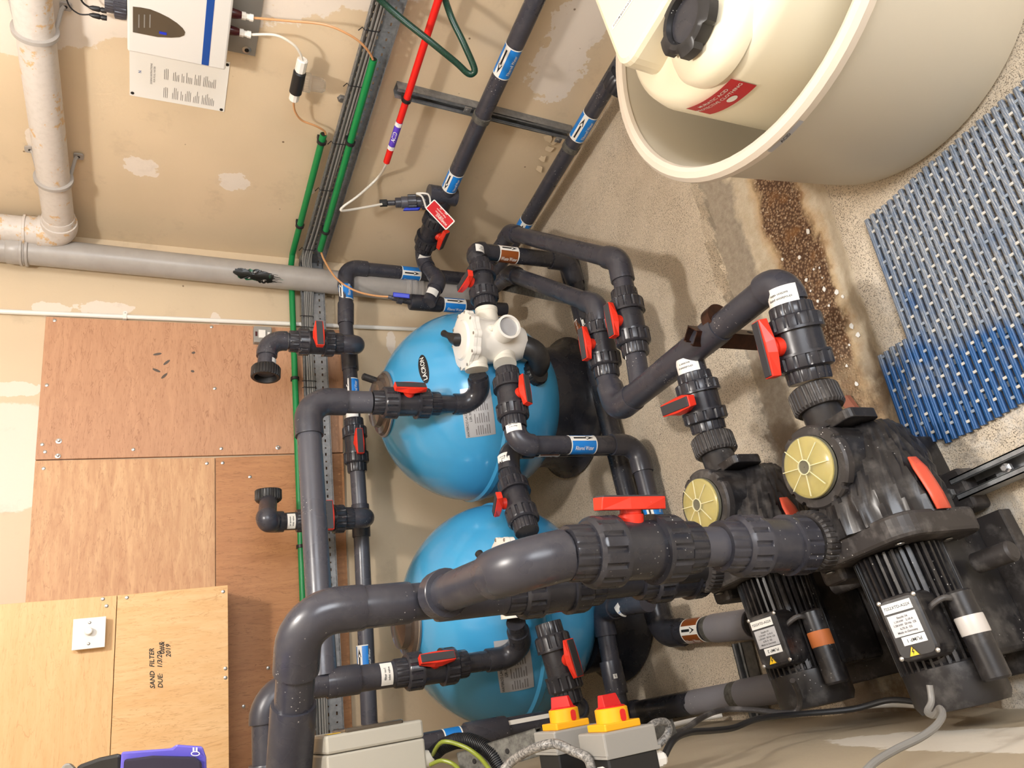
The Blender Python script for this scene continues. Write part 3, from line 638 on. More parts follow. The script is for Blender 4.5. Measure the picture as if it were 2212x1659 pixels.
multiport('white six-way multiport valve with round sight glass on filter nearer the corner', M1, [(in1, -RB, 0.06, 0.0315), (rt1, (D(1105, 880, 2.49) - rt1), 0.08, 0.0315), (tp1, RB, 0.07, 0.0315)],
          (D(1100, 705, 2.56), (D(1100, 705, 2.56) - D(1060, 738, 2.70))), (0.75, 0.75, 0))
multiport('white multiport valve on filter nearer the left wall, mostly hidden by pipes', M2, [(in2, -RB, 0.06, 0.0315), (rt2, (D(1195, 1400, 2.16) - rt2), 0.08, 0.0315), (tp2, RB, 0.07, 0.0315)], None, (0.6, 0.5, 0))
for lab, pp in (('thick black elbow joining white valve to the filter nearer the corner', [D(1100, 735, 2.70), D(1150, 738, 2.70), D(1184, 790, 2.70), D(1132, 818, 2.80)]),):
    run('filter_elbow', lab, [pp[0], pp[1].lerp(pp[2], 0.6) + (pp[1] - pp[0]) * 0.3, pp[3]], 0.034, mat='black_plastic', rho=1.6, cat='pipe elbow')
    ringpart(bpy.data.objects[[o.name for o in bpy.data.objects if o.name.startswith('filter_elbow')][-1]], 'union_nut', pp[3] + (pp[2] - pp[3]) * 0.62, pp[3] - pp[2], [(0.044, 0), (0.050, 0.008, 1), (0.050, 0.035, 1), (0.046, 0.04)], 16, 'black_plastic')
# ================================================================== FRONT DISCHARGE PIPES (75 mm)
R75, R63, R50 = 0.0375, 0.0315, 0.025
g0 = D(800, 1310, 1.50)
corner = along(g0, U, 648, 1326); left_end = corner + (D(622, 1700, 1.50) - corner) * 1.0
bot2 = along(g0, U, 1090, 1280)
f0 = D(1800, 1170, 1.57); topf = along(f0, U, 1118, 1200)
topf = D(1120, 1222, 1.262)
br = D(935, 1292, 1.55)
t = run('discharge_pipe', 'thick dark grey pump discharge pipe with big elbow, foremost pipe at lower left', [left_end, corner, bot2], R75)
dd = (left_end - corner).normalized()
coupling(t, corner + dd * 0.19, left_end, R75)
coupling(t, along(g0, U, 770, 1310), along(g0, U, 885, 1300), R75, 'coupling', k=1.12)
coupling(t, along(g0, U, 940, 1295), along(g0, U, 1092, 1280), R75 * 1.02, 'wye_body', k=1.18)
bd = (topf - br).normalized()
coupling(t, br + bd * 0.035, br + bd * 0.075, R75 * 1.02, 'branch_collar', k=1.28)
vtop = D(1222, 1196, 1.295); dwn = (D(1500, 1182, 1.412) - vtop)
t2 = run('discharge_branch', 'angled thick pipe and elbow rising over the discharge pipe to the large valve', [br + bd * 0.04, topf, vtop + dwn.normalized() * 0.01], R75, rho=1.8)
sticker(t2, topf + dwn.normalized() * 0.062, dwn, R75 * 1.19, 0.032, 0.085, -52, ['circulation', 'discharge'], 0.0085, 'around')
v15p1 = D(1500, 1182, 1.412)
valve('largest union valve with long red handle standing up, on pump 1 discharge', vtop, v15p1, R75, -88, hl=3.7, hoff=0.0, nutk=1.68)
c1a, c1b = D(1552, 1180, 1.44), D(1768, 1176, 1.545)
run('discharge_spool', 'short scuffed pipe between large valve and check valve', [v15p1 - dwn * 0.02, c1a + dwn * 0.02], R75, mat='pvc_light', elbows=False)
union('grey union check valve just above the pump 1 outlet', c1a, c1b, R75, mat='pvc')
v16a, v16b = bot2 - U * 0.0, along(g0, U, 1290, 1262)
valve('large union valve behind the foremost one, on pump 2 discharge', v16a + U * 0.005, v16b, R75, -88, hl=3.2, nutk=1.62)
c2a, c2b = along(g0, U, 1375, 1262), along(g0, U, 1540, 1262)
run('discharge_spool', 'short dark pipe between pump 2 discharge valve and its check valve', [v16b, c2a], R75, mat='pvc_dark', elbows=False)
union('dark union check valve above the pump 2 outlet', c2a, c2b, R75)
# ================================================================== INLET MANIFOLD AND DROPS
m0 = D(668, 866, 2.40); p868 = D(735, 868, 2.45)
top1 = along(p868, U, 664, 867)
m1 = D(684, 1180, 2.36); mdir = (D(700, 1465, 2.235) - top1).normalized()
d2p = D(820, 1460, 2.11); top2 = along(d2p, U, 700, 1478)
end2 = top2
riser2 = D(566, 1480, 2.12)
v1a, v1b = along(p868, U, 803, 868), along(p868, U, 948, 872); c1 = along(p868, U, 1042, 873)
t = run('filter_inlet_manifold', 'long smooth grey pipe running level across above the blue filters', [along(p868, U, 800, 868), top1, top2 + (top1 - top2).normalized() * 0.02], 0.0375, mat='pvc_light', emat='pvc')
sticker(t, along(p868, U, 784, 868), U * -1, 0.0315, 0.030, 0.058, 0, ['filter no2', 'inlet valve'], 0.0085)
coupling(t, along(p868, U, 755, 868), along(p868, U, 800, 868), 0.0315, 'reducer', k=1.0)
valve('union valve with red handle on white filter inlet label pipe, above the corner filter', v1a, v1b, R63, -50)
run('filter_inlet_pipe', 'dark elbowed pipe feeding the white valve of the corner filter', [v1b, c1, in1 + (c1 - in1).normalized() * 0.02], R63, mat='pvc_dark')
lw = D(566, 1500, 2.0); lw2 = lw + (D(570, 1700, 1.93) - lw)
v9a, v9b = along(d2p, U, 850, 1450), along(d2p, U, 1008, 1440); c2 = along(d2p, U, 1132, 1416)
t = run('filter_inlet_riser', 'dark grey pipe turning over toward left edge behind the thick front elbow', [v9a, top2, along(d2p, U, 572, 1478), along(d2p, U, 572, 1478) + (lw2 - lw).normalized() * 0.29], 0.0355, skip=(1,))
coupling(t, along(d2p, U, 705, 1478), along(d2p, U, 775, 1466), 0.034, 'tee_body')
q = along(d2p, U, 572, 1478); dd = (lw2 - lw).normalized(); coupling(t, q + dd * 0.17, q + dd * 0.24, 0.0375)
sticker(t, along(d2p, U, 829, 1460), -U, 0.0377, 0.034, 0.066, -5, ['filter no1', 'inlet valve'], 0.009)
valve('union valve with red handle above the left-hand filter, beside the front pipes', v9a, v9b, R63 * 0.97, -22)
run('filter_inlet_pipe', 'dark elbowed pipe feeding the white valve of the left-hand filter', [v9b, c2, in2 + (c2 - in2).normalized() * 0.02], R63 * 0.92, mat='pvc_dark')
# ================================================================== FILTER BACKWASH / WASTE
we = D(1018, 541, 2.85); w0, w1 = tp1 + RB * 0.0, D(1034, 556, 2.86)
valve('union valve with red handle on backwash outlet above the corner filter', D(1049, 665, 2.74), D(1036, 566, 2.84), R63, -62, True, hl=3.4)
wz = -1.53
wb_ = along(we, U, 1228, 570)
hdr0 = V3((1.80, 2.08, -1.562)); hdr1 = V3((0.325, 2.15, -1.562))
t = run('waste_drop_pipe', 'dark vertical waste pipe with brown flow band, nearest the corner', [D(1036, 566, 2.84), we, wb_, V3((wb_.x - 0.10, wb_.y + 0.06, hdr0.z))], R63 * 1.03, mat='pvc_dark')
marker(t, along(we, U, 1094, 551), -U, R63 * 1.03, 0.078, 5, 'Waste Water', 'label_brown', tang=0.45, aang=-0.95, size=0.019)
sticker(t, D(1024, 545, 2.83), RB, R63 * 1.2, 0.03, 0.05, 50, ['filter', 'backwash'], 0.006, 'around', True)
we2 = D(1098, 968, 2.56); valve('union valve with red handle on backwash outlet beside the left-hand filter', D(1100, 1024, 2.50), D(1139, 1150, 2.33), R63 * 0.96, 72, True, hl=3.2)
wb2 = along(we2, U, 1320, 990)
t = run('waste_drop_pipe', 'dark vertical waste pipe with brown flow band, tucked behind the filtered-water drop', [D(1100, 1026, 2.50), we2, wb2, V3((wb2.x, wb2.y, wb2.z)) - U * 0.03], R63, mat='pvc_dark')
marker(t, along(we2, U, 1182, 975), -U, R63, 0.078, 30, 'Waste Water', 'label_brown', tang=-0.4, aang=0.8)
sticker(t, D(1099, 998, 2.53), D(1108, 1040, 2.48) - we2, R63 * 1.2, 0.034, 0.05, 30, ['filter', 'backwash'], 0.006, 'around', True)
t = run('waste_header', 'black waste pipe lying across the floor between the filters and the suction pipes', [hdr0, hdr1 + R * 0.0, hdr1 + V3((-0.075, -0.46, 0.02))], 0.037, mat='pvc_dark')
coupling(t, V3((1.86, 2.078, hdr0.z)), V3((1.72, 2.084, hdr0.z)), 0.037, 'tee_body', 'pvc_dark')
marker(t, V3((1.515, 2.095, hdr0.z)), -R, 0.037, 0.06, -20, 'Waste Water', 'label_brown', tang=1.2, aang=0.2)
wd = (V3((-0.075, -0.46, 0.02))).normalized(); wm = hdr1
marker(t, wm + wd * 0.20, wd, 0.037, 0.085, 10, 'Waste Water', 'label_brown', tang=0.75, aang=-0.25, size=0.018)
coupling(t, wm + wd * 0.255, wm + wd * 0.28, 0.037, 'joint_ring', 'galv_old', 1.04); coupling(t, wm + wd * 0.28, wm + wd * 0.46, 0.037, 'reducer', 'pvc_grey', 1.12)
# ================================================================== FILTERED WATER RETURNS
rc = along(rt1, -RB + U * -0.05, 1119, 963)
va, vb = D(1095, 800, 2.56), D(1112, 925, 2.45)
rc = D(1119, 962, 2.42); rb0 = along(rc, U, 1374, 962); fzp = max(rb0.z, FZ + 0.045); rb0 = V3((rc.x, rc.y, fzp))
valve('union valve with red handle on filtered outlet of the corner filter', va, vb, R63, -48)
rh = H(1400, 1085, fzp); rhd = (rh - rb0).normalized()
t = run('filtered_drop_pipe', 'dark vertical return pipe with blue filtered-water band in picture centre', [vb, rc, rb0, rb0 + (V3((-0.42, 0.03, 0)))], R63)
marker(t, along(rc, U, 1253, 957), -U, R63, 0.096, -5, tang=0.45, aang=-0.72, size=0.0178)
marker(t, rb0 + V3((-0.235, 0.016, 0)), V3((1, 0, 0)), R63, 0.06, 0, tang=0.8, aang=-0.3)
sticker(t, vb + (rc - vb).normalized() * 0.006, rc - vb, R63 * 1.2, 0.040, 0.055, 6, ['filter no 2', 'return valve'], 0.0065, 'around', True)
va, vb = D(1183, 1345, 2.18), D(1232, 1520, 2.10)
valve('union valve with red handle on filtered outlet of the left-hand filter', va, vb, R63 * 0.95, -38)
rs0 = Lw(1240, 1545, 0.085); rs1 = along(rs0, U, 860, 1600)
rs_c = along(rs0, U, 1262, 1545)
t = run('filtered_riser', 'dark vertical pipe by the left wall with long white return-valve label', [vb, V3((rs0.x + 0.03, vb.y, vb.z)), rs_c, rs1], 0.027, skip=(1,), rho=1.4)
coupling(t, along(rs0, U, 1005, 1590), along(rs0, U, 1092, 1575), 0.027, 'reducing_tee', k=1.25)
marker(t, along(rs0, U, 975, 1594), U, 0.027, 0.05, -10, tang=2.4, aang=0.0, size=0.010)
flatlabel(t, along(rs0, U, 1145, 1566) + radial(U, rs0, 25) * 0.0275, U, U.cross(radial(U, rs0, 25)) * 1.0, 0.155, 0.013, ['filter no1 pool return valve'], 0.0085)
g2z = -1.40
t = run('filtered_floor_pipe', 'dark low pipe with couplings in front of the left-hand filter base', [H(1400, 1300, g2z), H(1300, 1318, g2z) + V3((-0.0, 0, 0)), H(1343, 1560, g2z)], R63 * 0.98, rho=1.3)
a, b = H(1318, 1428, g2z), H(1333, 1500, g2z); coupling(t, a, b, R63 * 0.98)
sticker(t, H(1325, 1462, g2z), a - b, R63 * 1.19, 0.014, 0.013, 10, ['JW'], 0.006, 'axial', True)
sticker(t, H(1350, 1308, g2z), V3((0.3, -1, 0)), R63, 0.03, 0.05, 0, ['Filtered'], 0.008, 'axial', mat='label_white', ink='label_blue')
p0, p1 = H(1322, 1548, FZ + 0.05), H(1500, 1517, FZ + 0.05); p2 = H(1725, 1478, FZ + 0.05)
t = run('floor_drain_pipe', 'long pipe on the floor along the left wall, black then scuffed grey', [p0, p1], 0.036, mat='pvc_dark', elbows=False)
MB().tube([p1 - (p1 - p0).normalized() * .01, p2], 0.036, 24).obj('pipe_grey_end', 'pvc_grey', t); coupling(t, p1.lerp(p2, 0.42), p1.lerp(p2, 0.5), 0.036, 'joint_ring', 'galv_old', 1.03); coupling(t, p1.lerp(p2, 0.5), p2, 0.036, 'socket', 'pvc_grey', 1.1)
coupling(t, p0, p0.lerp(p1, 0.35), 0.036, 'tee_body', 'pvc_dark', 1.15)
# ================================================================== RIGHT WALL RETURN PIPES
o1 = 0.078
a0, a1 = Wl(1195, -85, o1), Wl(966, 416, o1); ad = (a1 - a0).normalized(); a0 = a0 - ad * 0.9
t = run('return_pipe', 'dark grey pipe sloping along the right wall, upper of the two', [a0, a1], R63)
for px, py, an in ((1095, 128, -15), (978, 388, -15)):
    marker(t, along(a0, ad, px, py), -ad, R63, 0.118 if py < 200 else 0.092, an, tang=1.0, aang=-0.25, arrow=-1, size=0.015)
q = along(a0, ad, 962, 425)
MB().lathe(q - ad * 0.005, U, [(R63 * 1.19, -0.045), (R63 * 1.19, 0.075)], 24).obj('tee_body', 'pvc', t)
coupling(t, q - ad * 0.02, q + ad * 0.10, R63, 'tee_run')
v4a, v4b = q + ad * 0.07, D(914, 540, 3.36)
vx = (v4b - v4a).normalized()
valve('union valve with red handle on the upper right-wall pipe, beside red warning tag', v4a, v4b, R63, -62, hl=3.2)
s1_ = v4b; e1 = D(921, 585, 3.36); e2 = D(948, 612, 3.30); e3 = D(926, 655, 3.20)
t = run('swan_neck_pipe', 'dark S-bend pipe linking the upper wall valve to the vertical blue-banded pipe', [v4b, D(914, 566, 3.38), D(948, 606, 3.28), e3], R63 * 0.95, rho=2.2, soc=0.8)
sticker(t, D(914, 546, 3.36), vx, R63 * 1.19, 0.03, 0.075, -40, ['pool return'], 0.006, 'around', True)
sticker(t, D(930, 640, 3.22), D(926, 655, 3.2) - D(945, 615, 3.27), R63 * 1.19, 0.035, 0.05, 0, [], 0.006)
vz = D(895, 653, 3.22); vt = along(vz, U, 885, 652); vbm = V3((vz.x, vz.y, -1.45))
t = run('filtered_drop_pipe', 'black vertical pipe with blue band joined by the swan-neck, right of corner filter', [vt, vbm], R63 * 0.98)
coupling(t, along(vz, U, 886, 652), along(vz, U, 952, 657), R63, 'tee_body', 'pvc_dark', 1.12)
marker(t, along(vz, U, 979, 661), -U, R63, 0.098, 5, tang=0.5, aang=-0.75, size=0.018)
o3 = 0.10
b0, b1 = Wl(1370, 90, o3), Wl(1062, 603, o3); bdv = (b1 - b0).normalized(); b0 = b0 - bdv * 0.5
t = run('return_pipe', 'dark grey pipe low along the right wall, just above the floor', [b0, b1], R63)
marker(t, along(b0, bdv, 1250, 264), -bdv, R63, 0.118, 15, tang=0.55, aang=-0.55, size=0.0185)
marker(t, along(b0, bdv, 1118, 484), -bdv, R63, 0.10, 15, tang=0.75, aang=-0.35, size=0.018)
# black valve end poking out by the tub
ringpart(t, 'union_nut', b0 + bdv * 0.60 + R * -0.05, bdv, [(0.05, 0), (0.056, 0.01, 1), (0.056, 0.05, 1), (0.05, 0.06)], 14, 'pvc_dark')
# filtered manifold on the back wall
ob = 0.135
k0 = B(757, 572, ob); kd = along(k0, U, 1010, 586)
k0 = B(748, 578, ob + .03)
lp_ = [B(748, 640, ob), B(757, 800, ob), B(765, 900, ob)]
t = run('filtered_vertical_pipe', 'dark vertical pipe with blue band dropping behind the backwash valve', [B(747, 690, ob), B(747, 577, ob), along(B(747, 577, ob), U, 1015, 590)], 0.0305)
kk = along(B(747, 577, ob), U, 887, 578); marker(t, kk, -U, 0.0305, 0.088, 0, tang=1.15, aang=-0.05, size=0.017)
kk = B(747, 629, ob); marker(t, kk, RB, 0.0305, 0.09, 0, tang=0.5, aang=-0.75, size=0.0165)
coupling(t, B(747, 655, ob), B(747, 700, ob), 0.0305, 'reducer', k=1.16)
jt = B(757, 765, ob)
t = run('filtered_manifold', 'dark pipe running along the back wall below the cable tray, corner end', [B(747, 700, ob), B(756, 800, ob), B(764, 912, ob)], 0.0305, elbows=False)
coupling(t, B(752, 728, ob), B(757, 800, ob), 0.0305, 'tee_body', k=1.17)
marker(t, B(760, 843, ob), RB, 0.0305, 0.09, 0, tang=0.6, aang=-0.7, size=0.0165)
sticker(t, B(763, 893, ob), RB, 0.0306, 0.045, 0.06, -15, [], 0.006)
valve('union valve with red handle in the pipe along the back wall', B(764, 905, ob), B(772, 1020, ob), 0.0305, -15, nutk=1.65)
t = run('filtered_manifold', 'dark pipe running along the back wall below the cable tray, left end', [B(772, 1015, ob), B(779, 1120, ob), B(799, 1585, ob)], 0.0305, mat='pvc_light', elbows=False)
coupling(t, B(778, 1090, ob), B(781, 1160, ob), 0.0305, 'tee_body', 'pvc', 1.17)
marker(t, B(789, 1424, ob), RB, 0.0305, 0.10, 0, tang=0.6, aang=-0.7, size=0.0165)
# UV branches: tee, valve, elbow, union end
def uvb(tee, y, vy, lab, out, capd, words_, n_):
    tp = D(*tee); t = run('branch_tee', 'dark elbow tee on the back-wall pipe under the %s branch valve' % n_, [B(tee[0] + 8, y, ob), D(tee[0] + 8, y, tee[2] - 0.07), along(D(tee[0] + 8, y, tee[2] - 0.07), U, 735, y)], R63 * 0.98, rho=1.2, soc=0.9)
    base = along(D(tee[0] + 8, y, tee[2] - 0.07), U, 738, y)
    return base
ty = D(775, 745, 2.93)
t = run('branch_tee', 'dark elbow bringing the outlet branch up from the back-wall pipe', [B(760, 748, ob), along(ty, U, 768, 746), along(ty, U, 735, 746)], R63, rho=1.2, soc=0.9)
va, vb = along(ty, U, 738, 746), along(ty, U, 624, 743)
valve('union valve with red handle across it, on the outlet branch by the corner', va, vb, R63, 28, True, hl=3.3, nutk=1.65)
eo = along(ty, U, 578, 742)
eo2 = eo + (D(574, 812, 2.80) - D(578, 742, 2.86))
t = run('branch_outlet_pipe', 'dark elbow ending in an open ribbed collar that points down the picture', [vb, eo, eo2], R63)
sticker(t, along(ty, U, 612, 743), -U, R63 * 1.0, 0.028, 0.06, 0, ['uv system', 'outlet valve'], 0.0085)
dd = (eo2 - eo).normalized()
ringpart(t, 'open_collar', eo2 - dd * 0.03, dd, [(0.036, 0), (0.048, 0.006), (0.052, 0.012, 1), (0.052, 0.045, 1), (0.049, 0.048), (0.040, 0.048), (0.036, 0.02), (0.001, 0.018)], 30, 'black_plastic', 0.05, caps=False)
sticker(t, eo2 - dd * 0.045, dd, R63 * 1.05, 0.018, 0.03, -60, [], 0.006)
ty = D(790, 1118, 2.80)
t = run('branch_tee', 'dark elbow bringing the inlet branch up from the back-wall pipe', [B(781, 1122, ob), along(ty, U, 788, 1118), along(ty, U, 755, 1118)], R63, rho=1.2, soc=0.9)
va, vb = along(ty, U, 762, 1118), along(ty, U, 640, 1117)
valve('union valve with red handle across it, behind the level grey manifold', va, vb, R63, 12, True, hl=3.4, nutk=1.65)
eo = along(ty, U, 588, 1118); e2_ = D(578, 1128, 2.66); e3_ = D(580, 1075, 2.72)
t = run('branch_inlet_pipe', 'dark double elbow ending in an open ribbed collar that points up the picture', [vb, eo, eo + (D(575, 1120, 2.74) - D(588, 1118, 2.80)) * 1.0 + V3((0, -0.02, 0)), D(580, 1080, 2.76)], R63, rho=1.3, soc=0.7)
sticker(t, along(ty, U, 627, 1117), -U, R63, 0.028, 0.06, 0, ['uv system', 'inlet valve'], 0.0085)
dd = RB; q = D(580, 1086, 2.76)
ringpart(t, 'open_collar', q, dd, [(0.036, 0), (0.044, 0.006), (0.048, 0.012, 1), (0.048, 0.045, 1), (0.045, 0.048), (0.036, 0.048), (0.034, 0.02), (0.001, 0.018)], 30, 'black_plastic', 0.05, caps=False)
# ================================================================== SUCTION PIPES
zs_ = -1.315
s1 = [H(1062, 560, zs_ - 0.02), H(1103, 503, zs_), H(1337, 562, zs_), H(1355, 655, zs_)]
t = run('suction_pipe', 'grey pipe with two elbows above the floor, longer of the two pool suction lines', s1, R63, mat='pvc')
valve('union valve with red handle on the longer pool suction line', H(1347, 628, zs_), H(1374, 768, zs_), R63, 48, nutk=1.7)
s2 = [H(1040, 640, zs_ - 0.02), H(1105, 592, zs_), H(1290, 660, zs_), H(1297, 715, zs_)]
t = run('suction_pipe', 'grey pipe with two elbows, shorter pool suction line nearest the white valve', s2, R63, mat='pvc')
valve('union valve with red handle on the shorter pool suction line', H(1290, 680, zs_), H(1312, 815, zs_), R63, 50, nutk=1.7)
hz = -1.30
hA, hB, hC = H(1331, 890, hz), H(1676, 618, hz), None
hE = V3((H(1690, 600, hz).x, H(1690, 600, hz).y, hz)); inl1 = V3((0.605, 1.045, -1.335)); inl2 = V3((0.662, 1.395, -1.335))
va1 = hE.lerp(inl1, 0.20)
t = run('suction_header', 'dark grey slanting header pipe joining both suction lines to the pumps', [H(1310, 812, zs_), H(1333, 886, hz), hE, va1 + (inl1 - hE) * 0.03], R63 * 1.12, rho=1.7)
sticker(t, H(1311, 830, zs_), H(1333, 886, hz) - H(1310, 812, zs_), R63 * 1.13, 0.032, 0.050, 2, ['main pool suc'], 0.007, 'around', True)
sticker(t, hE.lerp(inl1, 0.17), inl1 - hE, R63 * 1.34, 0.045, 0.085, 25, ['circulation pump', 'suction valve'], 0.0085, 'around', True)
hd = (hE - H(1333, 886, hz)).normalized(); hs = H(1333, 886, hz)
j1 = along(hs, hd, 1385, 845); t_ = run('suction_tail', 'short labelled pipe joining longer suction line into the header', [H(1372, 760, zs_), j1], R63, elbows=False)
sticker(t_, H(1368, 772, zs_), j1 - H(1372, 760, zs_), R63 * 1.01, 0.032, 0.050, 2, ['main pool suc'], 0.007, 'around', True)
coupling(t, along(hs, hd, 1362, 862), along(hs, hd, 1432, 805), R63 * 1.12, 'tee_body', k=1.10)
j2 = along(hs, hd, 1487, 765); coupling(t, along(hs, hd, 1430, 808), along(hs, hd, 1560, 710), R63 * 1.12, 'tee_body', k=1.13)
v13a, v13b = j2.lerp(inl2, 0.22), j2.lerp(inl2, 0.86)
t_ = run('suction_branch', 'short labelled pipe from the header down to the pump 2 suction valve', [j2, v13a + (inl2 - j2) * 0.05], R63 * 1.2, elbows=False)
sticker(t_, j2.lerp(inl2, 0.14), inl2 - j2, R63 * 1.21, 0.04, 0.075, 25, ['circulation p', 'suction v'], 0.0085, 'around', True)
valve('union valve with tilted red handle on pump 2 suction', v13a, v13b, R63 * 1.1, 50, True, twist=0, nutk=1.65)
v14a, v14b = hE.lerp(inl1, 0.235), hE.lerp(inl1, 0.86)
valve('large dusty union valve with red handle on pump 1 suction', v14a, v14b, R63 * 1.18, 58, nutk=1.65, hl=3.6)
MB().lathe(H(1550, 690, hz) - hd * 0.018, hd, [(0.0385, 0), (0.0385, 0.03)], 24).obj('pipe_clip', 'rust_steel', t)
# rusty strut post carrying the header
pt = H(1528, 728, hz + 0.0); base_ = V3((pt.x, pt.y, fz(pt.x, pt.y)))
t = thing('strut_post', 'rusty brown steel channel post with base plate holding up the suction header', 'post', base_)
px_, py_ = (hd.cross(U)).normalized(), hd
def chan(m, a, b, x, y, w2, dep, thk, open_=True):
    c = (a + b) / 2; L = (b - a) / 2
    m.box(c - y * (dep - thk / 2), x * w2, y * thk / 2, L)
    for s_ in (-1, 1): m.box(c + x * s_ * (w2 - thk / 2), x * thk / 2, y * dep, L); m.box(c + y * (dep - thk / 2) + x * s_ * (w2 * 0.72), x * w2 * 0.27, y * thk / 2, L)
m = MB(); a = V3((pt.x, pt.y, base_.z)); b = V3((pt.x, pt.y, hz + 0.055)); chan(m, a, b, V3((0.8, 0.6, 0)).normalized(), V3((-0.6, 0.8, 0)).normalized(), 0.021, 0.021, 0.003); m.obj('channel', 'rust_steel', t)
for k in range(4): MB().lathe(lerp(a, b, 0.35 + 0.17 * k) - V3((-0.6, 0.8, 0)).normalized() * 0.0205, V3((0.6, -0.8, 0)), [(0.008, 0), (0.007, 0.002)], 14).obj('bolt_hole', 'dark_hole', t)
MB().box(base_ + U * 0.004, V3((0.8, 0.6, 0)) * 0.06, V3((-0.6, 0.8, 0)) * 0.045, U * 0.004).obj('base_plate', 'rust_base', t, 0.002)
MB().box(base_ + U * 0.035, V3((0.8, 0.6, 0)) * 0.026, V3((-0.6, 0.8, 0)) * 0.026, U * 0.03).obj('base_socket', 'rust_base', t, 0.002)
# perforated angle bracket under the suction lines
t = thing('angle_bracket', 'grey perforated angle bracket below the two suction lines', 'bracket', H(1170, 625, zs_ - 0.05))
a, b = H(1062, 611, zs_ - 0.05), H(1232, 644, zs_ - 0.05); dx = (b - a).normalized(); dy = U.cross(dx)
MB().box((a + b) / 2, dx * (b - a).length / 2, dy * 0.022, U * 0.002).obj('flange_top', 'galv_old', t)
m = MB().box((a + b) / 2 - dy * 0.022 - U * 0.02, dx * (b - a).length / 2, dy * 0.002, U * 0.02).obj('flange_side', 'galv_old', t)
for k in range(6):
    q = lerp(a, b, 0.12 + 0.155 * k) - dy * 0.0243 - U * 0.02; MB().box(q, dx * 0.011, dy * 0.0008, U * 0.0045).obj('slot', 'dark_hole', t)
